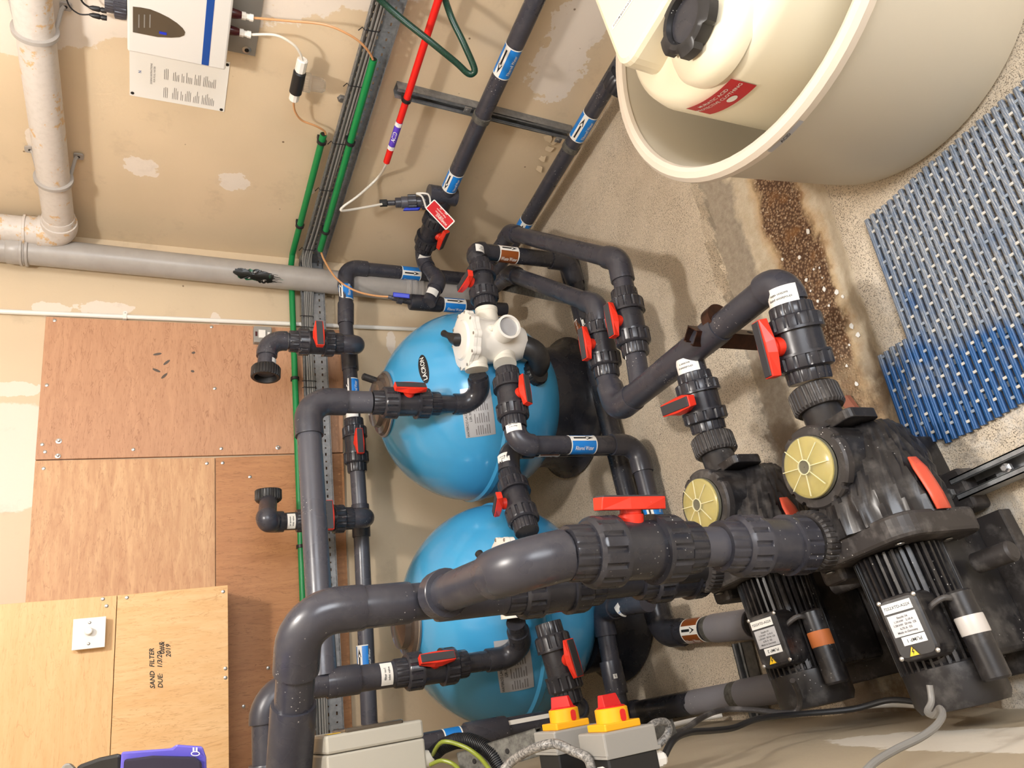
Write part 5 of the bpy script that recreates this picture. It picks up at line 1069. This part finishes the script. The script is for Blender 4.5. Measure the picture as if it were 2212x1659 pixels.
for s_ in (-1, 1):
    m = MB(); grid_patch(m, fn, s_ * 0.057 - 0.009, s_ * 0.057 + 0.009, -0.014, 0.014, 0, 1, 6, 0.0002); k = m.obj('white_print', 'label_white', c_); m = MB(); m.add([fn(s_ * 0.052, -0.007, .0006), fn(s_ * 0.052, 0.007, .0006), fn(s_ * 0.064, 0, .0006)], [(0, 1, 2)]); m.obj('arrow', 'label_purple', c_)
clip2(t, along(ra, rd, 877, 215), rd, 0.0125, -R)
cable('dosing_tube', 'thin white tube hanging from the red pipe end to the dosing valve', [rb + rd * -0.02, rb + rd * 0.02, D(815, 385, 3.05), D(775, 422, 3.02), D(742, 446, 3.0), D(738, 455, 3.0), D(765, 452, 3.05), D(825, 441, 3.12)], 0.0050, 'tube_white', 'tube')
cable('hose', 'green braided hose hanging in a loop before the red pipe', [D(640, -230, 2.0), D(760, -75, 2.2), D(830, 8, 2.32), D(930, 90, 2.36), D(985, 135, 2.4), D(1010, 158, 2.42), D(1022, 158, 2.42), D(1024, 145, 2.41), D(1000, 90, 2.38), D(972, 30, 2.36), D(955, -40, 2.34), D(940, -240, 1.95)], 0.0105, 'braid_green', 'hose', seg=14)
# strut on right wall
a, b = Wl(850, 190, 0.021), Wl(1233, 287, 0.021)
a = V3((a.x, (a.y + b.y) / 2 - 0.02, a.z)); b = V3((b.x, a.y, b.z))
a = V3((WX - 0.021, 1.735, Wl(855, 192, .021).z)); b = V3((WX - 0.021, 1.735, Wl(1232, 286, .021).z))
a = Wl(855, 193, 0.021); b = Wl(1232, 287, 0.021)
t, d, s_, up = strut('galvanised steel channel crossing behind the two right-wall pipes', a, b, -R, 0.0205, 0.0205, 'galv')
for px, py, la, lr, aa, dd in ((1038, 252, 0, R63, a0 if False else Wl(1195, -85, o1), ad), (1218, 307, 0, R63, b0 if False else Wl(1370, 90, o3), bdv)):
    q = along(aa, dd, px, py); MB().lathe(q, dd, [(R63 * 1.02, -0.013), (R63 * 1.12, -0.012), (R63 * 1.12, 0.012), (R63 * 1.02, 0.013)], 28).obj('pipe_clamp', 'galv_old', t)
    e_ = q + U * 0.052 + R * 0.025; MB().box(e_, dd * 0.012, U * 0.014, R * 0.003).obj('clamp_tab', 'steel', t, 0.002); screw(t, e_ - R * 0.004 + U * 0.002, -R, 0.007, 'clamp_bolt')
# ================================================================== DOSING CONTROLLER AND SENSOR (right wall)
t = thing('dosing_controller', 'white wall cabinet with blue stripe and pointed dark window, upper left', 'controller', Wl(380, 60, 0))
co = 0.11; f1, f2 = Wl(275, 111, co), Wl(487, 153, co); zt_, zb_ = f1.z, f2.z; yf = (f1.y + f2.y) / 2; yn = yf - 0.30; zc = (zt_ + zb_) / 2; hz_ = (zt_ - zb_) / 2
MB().box((WX - co / 2, (yf + yn) / 2, zc), R * co / 2, A * (yf - yn) / 2, U * hz_).obj('cabinet_shell', 'cabinet_white', t, 0.006)
fx = WX - co
zs1, zs2 = Wl(464, 0, co).z, Wl(447, 0, co).z
MB().box((fx - 0.0004, (yf + yn) / 2 - 0.003, (zs1 + zs2) / 2), R * 0.0005, A * ((yf - yn) / 2 - 0.004), U * abs(zs1 - zs2) / 2).obj('blue_stripe', 'stripe_blue', t)
wp = [Wl(x, y, co) for x, y in ((287, 14), (305, 16), (325, 20), (345, 28), (365, 38), (383, 50), (395, 61), (400, 69), (398, 76), (388, 80), (370, 81), (340, 79.5), (287, 69))]
m = MB(); m.add([(fx - 0.0012, p.y, p.z) for p in wp] + [(fx + 0.004, p.y, p.z) for p in wp], [tuple(range(13))] + [(i, i + 13, (i + 1) % 13 + 13, (i + 1) % 13) for i in range(13)]); k = m.obj('cell_window', 'window_dark', t)
a = Wl(305, 40, co); m = MB(); 
for i in range(3): p = Wl(300 + i * 12, 45, co); m.box((fx - 0.0016, p.y, p.z), R * 0.0004, A * 0.022, U * 0.0015)
m.obj('window_lines', 'cable_grey', k); p = Wl(352, 71, co); MB().box((fx - 0.0018, p.y, p.z), R * 0.0005, A * 0.004, U * 0.010).obj('blue_part', 'blue_lever', k)
p = Wl(258, 18, 0.065); ringpart(t, 'cell_collar', V3((WX - 0.062, p.y - 0.02, zt_ + 0.002)), U, [(0.046, 0), (0.048, 0.012, 1), (0.048, 0.030, 1), (0.036, 0.034), (0.036, 0.05, 1), (0.034, 0.056)], 26, 'pvc', 0.05, 0.4)
for px, py, d_ in ((222, 22, -0.012), (224, 38, 0.012)):
    p = V3((WX - 0.062, Wl(px, py, 0.062).y, zt_ + 0.055)); MB().lathe(p, U, [(0.007, 0), (0.008, 0.012), (0.006, 0.016), (0.008, 0.02), (0.007, 0.036), (0.003, 0.046)], 14).obj('probe_plug', 'cable_black', t)
p1_ = V3((WX - 0.062, Wl(222, 22, 0.062).y, zt_ + 0.10)); p2_ = V3((WX - 0.062, Wl(224, 38, 0.062).y, zt_ + 0.10))
cable('probe_cable', 'upper thin black probe cable curling above the white cabinet', [p1_, p1_ + U * 0.02 - A * 0.02, p1_ + U * 0.035 - A * 0.10], 0.0028, 'cable_black')
cable('probe_cable', 'lower thin black probe cable looping left of the white cabinet', [p2_, p2_ + U * 0.03 + A * 0.004, p2_ + U * 0.055 - A * 0.03, p2_ + U * 0.055 - A * 0.14], 0.0022, 'cable_black')
gp = Wl(551, 121, 0.004); g1 = Wl(480, 100, 0.004)
o = MB().box((WX - 0.003, gp.y - 0.16, (gp.z + g1.z) / 2), R * 0.003, A * 0.16, U * abs(gp.z - g1.z) / 2).obj('mounting_plate', 'iso_grey', t)
q = Wl(533, 108, 0.007); screw(t, q, -R, 0.014, 'washer'); screw(t, q - R * 0.002, -R, 0.007, 'fixing_screw', 'dark_hole')
for y_ in (28, 66):
    p = Wl(500, y_, 0.055); MB().lathe(V3((WX - 0.055, p.y, zb_)), -U, [(0.014, 0), (0.015, 0.006), (0.013, 0.022), (0.010, 0.032)], 14).obj('dark_connector', 'fit_darkred', t)
    MB().lathe(V3((WX - 0.055, p.y, zb_ - 0.032)), -U, [(0.012, 0), (0.012, 0.012), (0.009, 0.013), (0.009, 0.022), (0.011, 0.023), (0.011, 0.034)], 8, smooth=False).obj('tube_fitting', 'white_shiny', t)
pA, pB = V3((WX - 0.055, Wl(500, 28, 0.055).y, zb_ - 0.064)), V3((WX - 0.055, Wl(500, 66, 0.055).y, zb_ - 0.064))
cable('sample_tube', 'amber tube arching from the white cabinet to the upper open end of green conduit', [pA, Wl(620, 45, 0.075), Wl(700, 53, 0.09), Wl(752, 74, 0.10), Wl(785, 98, 0.10), Wl(805, 128, 0.09), Wl(800, 150, 0.086)], 0.0038, 'tube_amber', 'tube')
cable('sample_tube', 'white tube bending from the white cabinet into the flow sensor', [pB, Wl(595, 76, 0.07), Wl(632, 95, 0.075), Wl(648, 115, 0.075), Wl(654, 135, 0.07)], 0.0042, 'tube_white', 'tube')
t = thing('flow_sensor', 'black and white inline strainer with clear bowl beside the cable tray', 'sensor', Wl(650, 175, 0))
s0_, s1_ = Wl(654, 128, 0.065), Wl(634, 218, 0.065); sd_ = (s1_ - s0_); L_ = sd_.length; sd_.normalize()
MB().lathe(s0_, sd_, [(0.014, 0), (0.018, 0.003), (0.018, L_ * 0.26), (0.014, L_ * 0.30)], 10, smooth=False).obj('compression_nut', 'white_shiny', t)
MB().lathe(s0_ + sd_ * L_ * 0.28, sd_, [(0.016, 0), (0.021, 0.004), (0.021, L_ * 0.5), (0.015, L_ * 0.53)], 18).obj('sensor_body', 'cable_black', t)
MB().lathe(s0_ + sd_ * L_ * 0.78, sd_, [(0.013, 0), (0.017, 0.003), (0.017, L_ * 0.18), (0.010, L_ * 0.22)], 10, smooth=False).obj('compression_nut', 'white_shiny', t)
bc_ = s0_ + sd_ * L_ * 0.5; ringpart(t, 'bowl_nut', bc_ - U * 0.018, -U, [(0.030, 0), (0.032, 0.002, 1), (0.032, 0.022, 1), (0.028, 0.024)], 22, 'bowl_clear', 0.04)
MB().lathe(bc_ - U * 0.042, -U, [(0.026, 0), (0.025, 0.040), (0.018, 0.048), (0.001, 0.050)], 28).obj('clear_bowl', 'bowl_clear', t)
cable('sample_tube', 'amber tube from the flow sensor down into the lower green conduit', [s1_, Wl(637, 240, 0.06), Wl(652, 260, 0.05), Wl(682, 272, 0.045), Wl(702, 285, 0.036), Wl(702, 300, 0.035)], 0.0038, 'tube_amber', 'tube')
o = MB().lathe(Wl(738, 212, 0.0), -R, [(0.017, 0), (0.017, 0.003), (0.011, 0.004), (0.011, 0.013)], 6, smooth=False).obj('anchor_bolt', 'steel'); tag(o, 'hexagonal steel anchor bolt in the wall below the clear bowl', 'bolt')
# laminated sheet
dc = [Wl(279, 90, 0.002), Wl(280, 204, 0.002), Wl(484, 243, 0.002), Wl(499, 120, 0.002)]
yfar = (dc[1].y + dc[2].y) / 2; zt2, zb2 = dc[1].z, dc[2].z
t = thing('instruction_sheet', 'white laminated instruction sheet pinned below the white cabinet', 'sheet', (WX, yfar - 0.1, (zt2 + zb2) / 2))
k = MB().box((WX - 0.0015, yfar - 0.105, (zt2 + zb2) / 2), R * 0.0008, A * 0.105, U * (zt2 - zb2) / 2).obj('page', 'label_white', t)
pw = planar(V3((WX - 0.0026, yfar - 0.105, (zt2 + zb2) / 2)), -A, U); m = MB(); random.seed(5)
hh_ = (zt2 - zb2) / 2; Hh = 0.14
for sec, (y0, nl) in enumerate(((0.045, 3), (0.018, 4), (-0.008, 2), (-0.022, 4), (-0.048, 4), (-0.075, 8))):
    for i in range(nl):
        y_ = y0 - i * 0.0052; 
        for x0, mx in ((-0.088, 0.05), (-0.012, 0.045)):
            wd = mx * random.uniform(0.5, 1); m.add([pw(x0, y_), pw(x0 + wd, y_), pw(x0 + wd, y_ + 0.0014), pw(x0, y_ + 0.0014)], [(0, 1, 2, 3)])
m.obj('fine_print', 'ink_grey', k)['kind'] = 'stuff'
lettering(pw, ['DOSING INSTRUCTIONS', 'FOR POOL WATER'], 0.0075, k, 'ink_grey', shift=(0.0, 0.080), k=0.0002)
lettering(pw, ['N'], 0.013, k, 'stripe_blue', shift=(0.0, 0.118), k=0.0002)
for p in (Wl(286, 201, 0.003), Wl(478, 237, 0.003), Wl(491, 140, 0.003)): screw(k, p, -R, 0.0055, 'pin', 'dark_hole')
# dosing valve with blue lever on upper wall pipe
t = thing('dosing_valve', 'small grey dosing valve with blue lever and stacked unions on the upper wall pipe', 'valve', D(880, 440, 3.18))
d0, d1 = D(820, 439, 3.14), D(948, 435, 3.18); dv = (d1 - d0); L_ = dv.length; dv.normalize()
for a_, b_, r_, mt, nm, rb_ in ((0, .13, .015, 'cable_black', 'hose_nut', 12), (.13, .26, .011, 'pvc', 'reducer', 0), (.26, .38, .021, 'pvc', 'reducer', 0), (.36, .48, .025, 'pvc_light', 'union_collar', 0), (.47, .62, .033, 'pvc', 'union_nut', 14), (.58, .78, .024, 'pvc', 'valve_body', 0), (.70, .88, .032, 'pvc', 'union_nut', 14), (.86, 1.0, .017, 'pvc', 'tail', 0)):
    ringpart(t, nm, d0 + dv * L_ * a_, dv, [(r_ * 0.85, 0), (r_, 0.002, 1), (r_, L_ * (b_ - a_) - 0.002, 1), (r_ * 0.85, L_ * (b_ - a_))], rb_ or 12, mt, 0.06 if rb_ else 0.0)
lv = d0 + dv * L_ * 0.66; ld = -A * 0.0 + (D(884, 463, 3.14) - lv); ld.normalize()
MB().lathe(lv + ld * 0.015, ld, [(0.008, 0), (0.008, 0.022)], 12).obj('lever_stem', 'blue_lever', t); MB().box(lv + ld * 0.043 - dv * 0.006, dv * 0.033, ld * 0.007, dv.cross(ld) * 0.008).obj('lever', 'blue_lever', t, 0.003)
t = thing('warning_tag', 'red and white WARNING tag tied round the dosing valve', 'tag', D(950, 462, 3.02))
c_ = D(951, 464, 3.02); tx_ = (D(926, 440, 3.04) - D(975, 492, 3.0)).normalized(); nn = (-c_).normalized(); ty_ = nn.cross(tx_).normalized(); nn = tx_.cross(ty_)
k = MB().prism(c_, tx_, ty_, nn, rrect(0.068, 0.026, 0.006), 0.002).obj('tag_plate', 'label_white', t); k2 = MB().prism(c_ + nn * 0.002, tx_, ty_, nn, rrect(0.063, 0.022, 0.003), 0.0004).obj('red_print', 'label_red', k)
lettering(planar(c_ + nn * 0.0027, tx_, ty_), ['WARNING'], 0.014, k2, 'label_white', shift=(-0.022, 0.010), k=0); lettering(planar(c_ + nn * 0.0027, tx_, ty_), ['ACID Injection', 'Wear protective', 'gear        I.D.'], 0.0085, k2, 'label_white', shift=(0.0, -0.008), k=0)
cable('tie', '', [D(920, 448, 3.05), D(912, 425, 3.12), D(900, 418, 3.14), D(925, 420, 3.1), D(930, 440, 3.04)], 0.004, 'label_white', parent=t)
t = thing('dosing_nozzle', 'small dosing nozzle with blue lever on top of the blue-banded pipe by the filter', 'valve', D(865, 645, 3.2))
n0, n1 = D(838, 641, 3.18), along(vz, U, 888, 652); dv = (n1 - n0); L_ = dv.length; dv.normalize()
for a_, b_, r_, mt, nm in ((0, .2, .009, 'pvc_light', 'tube_nut'), (.18, .45, .012, 'pvc', 'nozzle_body'), (.4, .62, .020, 'pvc', 'union_collar'), (.6, 1.0, .014, 'pvc_dark', 'nozzle_tail')): MB().lathe(n0 + dv * L_ * a_, dv, [(r_ * .9, 0), (r_, 0.002), (r_, L_ * (b_ - a_))], 16).obj(nm, mt, t)
lq = D(867, 638, 3.15); MB().box(lq, (D(885, 640, 3.15) - lq), (D(867, 643, 3.15) - lq), V3(lq).normalized() * 0.007).obj('lever', 'blue_lever', t, 0.003)
cable('dosing_tube', 'amber tube curving from the tray corner to the dosing nozzle', [D(694, 545, 3.28), D(702, 565, 3.26), D(728, 603, 3.2), D(765, 627, 3.18), D(805, 638, 3.18), D(840, 641, 3.18)], 0.0042, 'tube_amber', 'tube')
# ================================================================== LEFT WALL EQUIPMENT
def wallbox(P0, w_, h_, dep):
    """P0 = near front top corner; returns centre"""
    return P0 + LD * w_ / 2 - U * h_ / 2 - LN * dep / 2
pp = D(703, 1590, 1.45); off = (pp - LO).dot(LN); h_ = (pp - along(pp, U, 913, 1552)).length
t = thing('distribution_box', 'pale grey consumer unit with smoked window on the left wall', 'electrical box', pp)
MB().box(wallbox(pp - LN * 0.035, 0.20, h_, off - 0.035), LN * (off - 0.035) / 2, LD * 0.10, U * h_ / 2).obj('back_box', 'panel_grey', t, 0.004)
MB().box(wallbox(pp, 0.20, h_, 0.034), LN * 0.017, LD * 0.10, U * h_ / 2).obj('front_cover', 'panel_grey', t, 0.005)
MB().box(wallbox(pp + LN * 0.006 - U * h_ * 0.2 + LD * 0.0, 0.13, h_ * 0.60, 0.014), LN * 0.008, LD * 0.062, U * h_ * 0.30).obj('smoked_window', 'window_dark', t, 0.004)
q = pp + LD * 0.03 - U * 0.02 + LN * 0.001; MB().prism(q, LD, U, LN, rect(0.02, 0.012), 0.0006).obj('yellow_label', 'label_yellow', t)
for k in (0.035, 0.085): 
    q = pp - LN * (off * 0.30 + k * 0.8) + LD * 0.03 - U * h_; MB().lathe(q, -U, [(0.016, 0), (0.016, 0.012), (0.012, 0.022), (0.010, 0.024)], 18).obj('cable_gland', 'white_plastic', t)
gq = pp - LN * (off * 0.30 + 0.028) + LD * 0.03 - U * (h_ + 0.02)
def isolator(label, pp, rot):
    off = (pp - LO).dot(LN); t = thing('isolator_switch', label, 'isolator', pp, 'isolator switches on the left wall'); w_, h_, ld_ = 0.082, 0.098, 0.036
    MB().box(wallbox(pp - LN * ld_ - U * 0.003 + LD * 0.003, w_ - 0.006, h_ - 0.006, off - ld_), LN * (off - ld_) / 2, LD * (w_ / 2 - 0.003), U * (h_ / 2 - 0.003)).obj('back_box', 'cable_black', t, 0.003)
    MB().box(wallbox(pp, w_, h_, ld_), LN * ld_ / 2, LD * w_ / 2, U * h_ / 2).obj('front_cover', 'iso_grey', t, 0.003)
    MB().box(wallbox(pp - LN * (ld_ - 0.004) + LN * 0.0, w_ + 0.004, h_ + 0.004, 0.005), LN * 0.003, LD * (w_ / 2 + 0.002), U * (h_ / 2 + 0.002)).obj('cover_rim', 'iso_grey', t, 0.001)
    c = pp + LD * w_ / 2 - U * h_ * 0.48
    MB().prism(c, LD, U, LN, rrect(0.029, 0.034, 0.003), 0.011).obj('yellow_plate', 'iso_yellow', t, 0.0015)
    MB().lathe(c + LN * 0.011, LN, [(0.027, 0), (0.027, 0.020), (0.025, 0.0215)], 36).obj('yellow_collar', 'iso_yellow', t)
    MB().lathe(c + LN * 0.031, LN, [(0.0235, 0), (0.0235, 0.003), (0.02, 0.004)], 32).obj('red_dial', 'iso_red', t)
    d = (U * math.cos(rot) + LD * math.sin(rot)); MB().prism(c + LN * 0.034, d, LN.cross(d), LN, [(-0.022, -0.006), (0.022, -0.008), (0.022, 0.008), (-0.022, 0.006)], 0.019, 0, [(-0.016, -0.003), (0.021, -0.005), (0.021, 0.005), (-0.016, 0.003)]).obj('red_handle', 'iso_red', t, 0.001)
    MB().prism(c + LN * 0.020 - LD * 0.0272 - U * 0.004, U, LN, -LD, rrect(0.005, 0.009, 0.0045), 0.0012).obj('padlock_slot', 'iso_red', t)
    return c, off
i1 = D(1302, 1585, 1.16); c_i1, of1 = isolator('yellow and red isolator switch with black lower half, nearer the pumps', i1, -0.3)
i2 = D(1196, 1581, 1.30); c_i2, of2 = isolator('yellow and red isolator switch nearer the consumer unit, left of the other', i2, 1.2)
def gland(t, q, d, mt='white_shiny'): MB().lathe(q, d, [(0.014, 0), (0.014, 0.010), (0.012, 0.011), (0.012, 0.018), (0.008, 0.023)], 8, smooth=False).obj('cable_gland', mt, t)
ti1 = bpy.data.objects['isolator_switch']; ti2 = bpy.data.objects['isolator_switch.001']
gt = i1 - LN * 0.060 + LD * 0.016 + U * 0.0; gland(ti1, gt, U); gb_ = i1 - LN * 0.055 + LD * 0.025 - U * 0.098; gland(ti1, gb_, -U)
cable('armoured_cable', 'thick grey armoured cable entering the black-bottomed isolator from above', [gt + U * 0.02, D(1270, 1640, 1.18), D(1236, 1622, 1.2), D(1200, 1607, 1.21), D(1168, 1612, 1.22), D(1135, 1626, 1.24), D(1100, 1650, 1.26), D(1060, 1700, 1.25)], 0.0075, 'swa_grey', seg=12)
cable('armoured_cable', 'loop of grey armoured cable beside the black-bottomed isolator', [D(1396, 1577, 1.27), D(1415, 1562, 1.28), D(1438, 1560, 1.3), D(1445, 1577, 1.3), D(1435, 1597, 1.29), D(1412, 1615, 1.28)], 0.0065, 'swa_grey', seg=12)
def LwP(px, py, o): return Lw(px, py, o)
cable('pump_cable', 'black cable from the black-bottomed isolator running low along the wall to pump 1', [gb_ - U * 0.02, D(1455, 1598, 1.25), D(1490, 1582, 1.32), D(1540, 1578, 1.4), D(1585, 1572, 1.46), D(1640, 1552, 1.5), D(1720, 1543, 1.55), D(1840, 1532, 1.55), D(1925, 1512, 1.52), D(2010, 1522, 1.45)], 0.0058, 'cable_black')
cable('pump_cable', 'dark cable running from the isolators to pump 2 terminal box', [D(1425, 1583, 1.38), D(1470, 1580, 1.45), D(1520, 1548, 1.55), D(1565, 1533, 1.6), D(1620, 1533, 1.6), D(1690, 1540, 1.6), D(1722, 1535, 1.6), D(1727, 1505, 1.58), D(1712, 1470, 1.55)], 0.0058, 'pump_dusty')
cable('pump_cable', 'pale grey cable from pump 1 hanging past the left wall to the bottom edge', [D(2008, 1480, 1.26), D(2012, 1515, 1.25), D(2003, 1538, 1.23), D(2018, 1545, 1.20), D(2030, 1530, 1.18), D(2036, 1545, 1.14), D(2020, 1570, 1.10), D(1985, 1595, 1.07), D(1930, 1622, 1.04), D(1880, 1655, 1.0), D(1830, 1720, 0.95)], 0.0052, 'cable_grey')
cable('white_cable', 'thin white conduit low on the left wall behind the isolators', [Lw(1440, 1569, 0.02), Lw(1510, 1553, 0.02), Lw(1560, 1545, 0.02)], 0.007, 'white_shiny')
cable('white_cable', 'white cable length low on the wall between the two pumps', [D(1862, 1526, 1.7), D(1930, 1522, 1.68), D(1998, 1526, 1.62)], 0.006, 'white_shiny')
cable('earth_cable', 'green and yellow earth cable leaving the consumer unit', [gq, D(955, 1603, 1.5), D(1000, 1612, 1.48), D(1035, 1635, 1.45), D(1062, 1668, 1.4)], 0.0042, 'earth_green')
cable('earth_cable', 'second earth cable curling at the bottom edge below the consumer unit', [D(930, 1652, 1.5), D(955, 1643, 1.48), D(985, 1655, 1.46), D(1010, 1690, 1.4)], 0.004, 'earth_green')
# corrugated conduit
pts = [D(925, 1640, 1.55), D(955, 1612, 1.54), D(985, 1600, 1.52), D(1015, 1600, 1.5), D(1045, 1612, 1.48), D(1068, 1632, 1.46), D(1085, 1668, 1.44)]
fine = []
for i in range(len(pts) - 1):
    for k in range(34): fine.append(lerp(pts[i], pts[i + 1], k / 34))
sm = fine[:]
for _ in range(40): sm = [sm[0]] + [(sm[i - 1] + sm[i] * 2 + sm[i + 1]) / 4 for i in range(1, len(sm) - 1)] + [sm[-1]]
o = MB().tube(sm, [0.0135 + (0.0018 if i % 4 < 2 else -0.0004) for i in range(len(sm))], 16).obj('corrugated_conduit', 'cable_black'); tag(o, 'black corrugated conduit curving beside the consumer unit', 'conduit')
# perforated bracket under the isolators
t, d, s_, up = strut('dull grey perforated rail behind the isolators', D(1000, 1652, 1.5), D(1170, 1600, 1.42), radial(D(1170, 1600, 1.42) - D(1000, 1652, 1.5), D(1100, 1620, 1.45), 0) * -1, 0.024, 0.012, 'galv_old')
for k in (0.2, 0.62): q = lerp(D(1000, 1652, 1.5), D(1170, 1600, 1.42), k) - up * 0.0125; MB().lathe(q, -up, [(0.005, 0), (0.004, 0.001)], 12).obj('hole', 'dark_hole', t)
t, d, s_, up = strut('dull grey perforated rail end beyond the black-bottomed isolator', D(1405, 1590, 1.36), D(1450, 1577, 1.42), radial(D(1450, 1577, 1.42) - D(1405, 1590, 1.36), D(1425, 1585, 1.4), 0) * -1, 0.018, 0.010, 'galv_old')
# purple device at the bottom left
t = thing('purple_device', 'purple-blue plastic housing with black rear part entering at the bottom left edge', 'equipment', D(330, 1680, 1.25))
dz = 1.25; cdir = ray(330, 1660).normalized()
def slabpx(pts, z0, z1, nm, mt, bev=0.004):
    a = [D(x, y, z0) for x, y in pts]; b = [p + cdir * (z1 - z0) for p in a]; n_ = len(a); m = MB(); m.add(a + b, [tuple(range(n_)), tuple(range(n_, 2 * n_))[::-1]] + [(i, i + n_, (i + 1) % n_ + n_, (i + 1) % n_) for i in range(n_)]); return m.obj(nm, mt, t, bev)
slabpx([(262, 1624), (372, 1616), (380, 1608), (438, 1612), (446, 1636), (449, 1740), (255, 1740)], 1.22, 1.36, 'purple_shell', 'lilac', 0.007)
slabpx([(268, 1640), (330, 1632), (420, 1634), (436, 1645), (440, 1740), (262, 1740)], 1.207, 1.23, 'dark_recess', 'navy', 0.004)
slabpx([(165, 1654), (215, 1636), (262, 1626), (262, 1740), (150, 1740)], 1.24, 1.34, 'black_shell', 'cable_black', 0.006)
slabpx([(130, 1660), (140, 1649), (150, 1648), (160, 1658), (165, 1740), (120, 1740)], 1.25, 1.29, 'grey_tip', 'cable_grey', 0.004)
q = D(422, 1624, 1.217); m = MB(); hx_ = (D(432, 1624, 1.217) - q).normalized(); hy_ = (D(422, 1614, 1.217) - q).normalized()
vs_ = ell(0.0075, 0.004, 18); vi = ell(0.0058, 0.0026, 18); m.add([q + hx_ * x + hy_ * (y - 0.003) for x, y in vs_] + [q + hx_ * x + hy_ * (y - 0.003) for x, y in vi], [(i, (i + 1) % 18, (i + 1) % 18 + 18, i + 18) for i in range(18)])
for x in (-0.003, 0.002): m.box(q + hx_ * x + hy_ * 0.004, hx_ * 0.0014, hy_ * 0.003, cdir * 0.0002)
m.obj('white_logo', 'label_white', t)
# flaked wall plaster edge by the lower pipe
t = None
m = MB(); random.seed(9); q = Wl(1190, 320, 0.004)
for i, (px, py) in enumerate(((1195, 305), (1188, 322), (1172, 342), (1165, 365), (1185, 300))):
    c = Wl(px, py, 0.006); poly = [(random.uniform(0.010, 0.026) * math.cos(a_ * PI / 4), random.uniform(0.010, 0.022) * math.sin(a_ * PI / 4)) for a_ in range(8)]
    m.prism(c, A, U + R * 0.3, -R, poly, 0.0015)
tag(m.obj('peeling_paint', 'wall_paint_right'), 'curled flakes of beige paint peeling beside the lower wall pipe', 'peeling paint', kind='stuff')
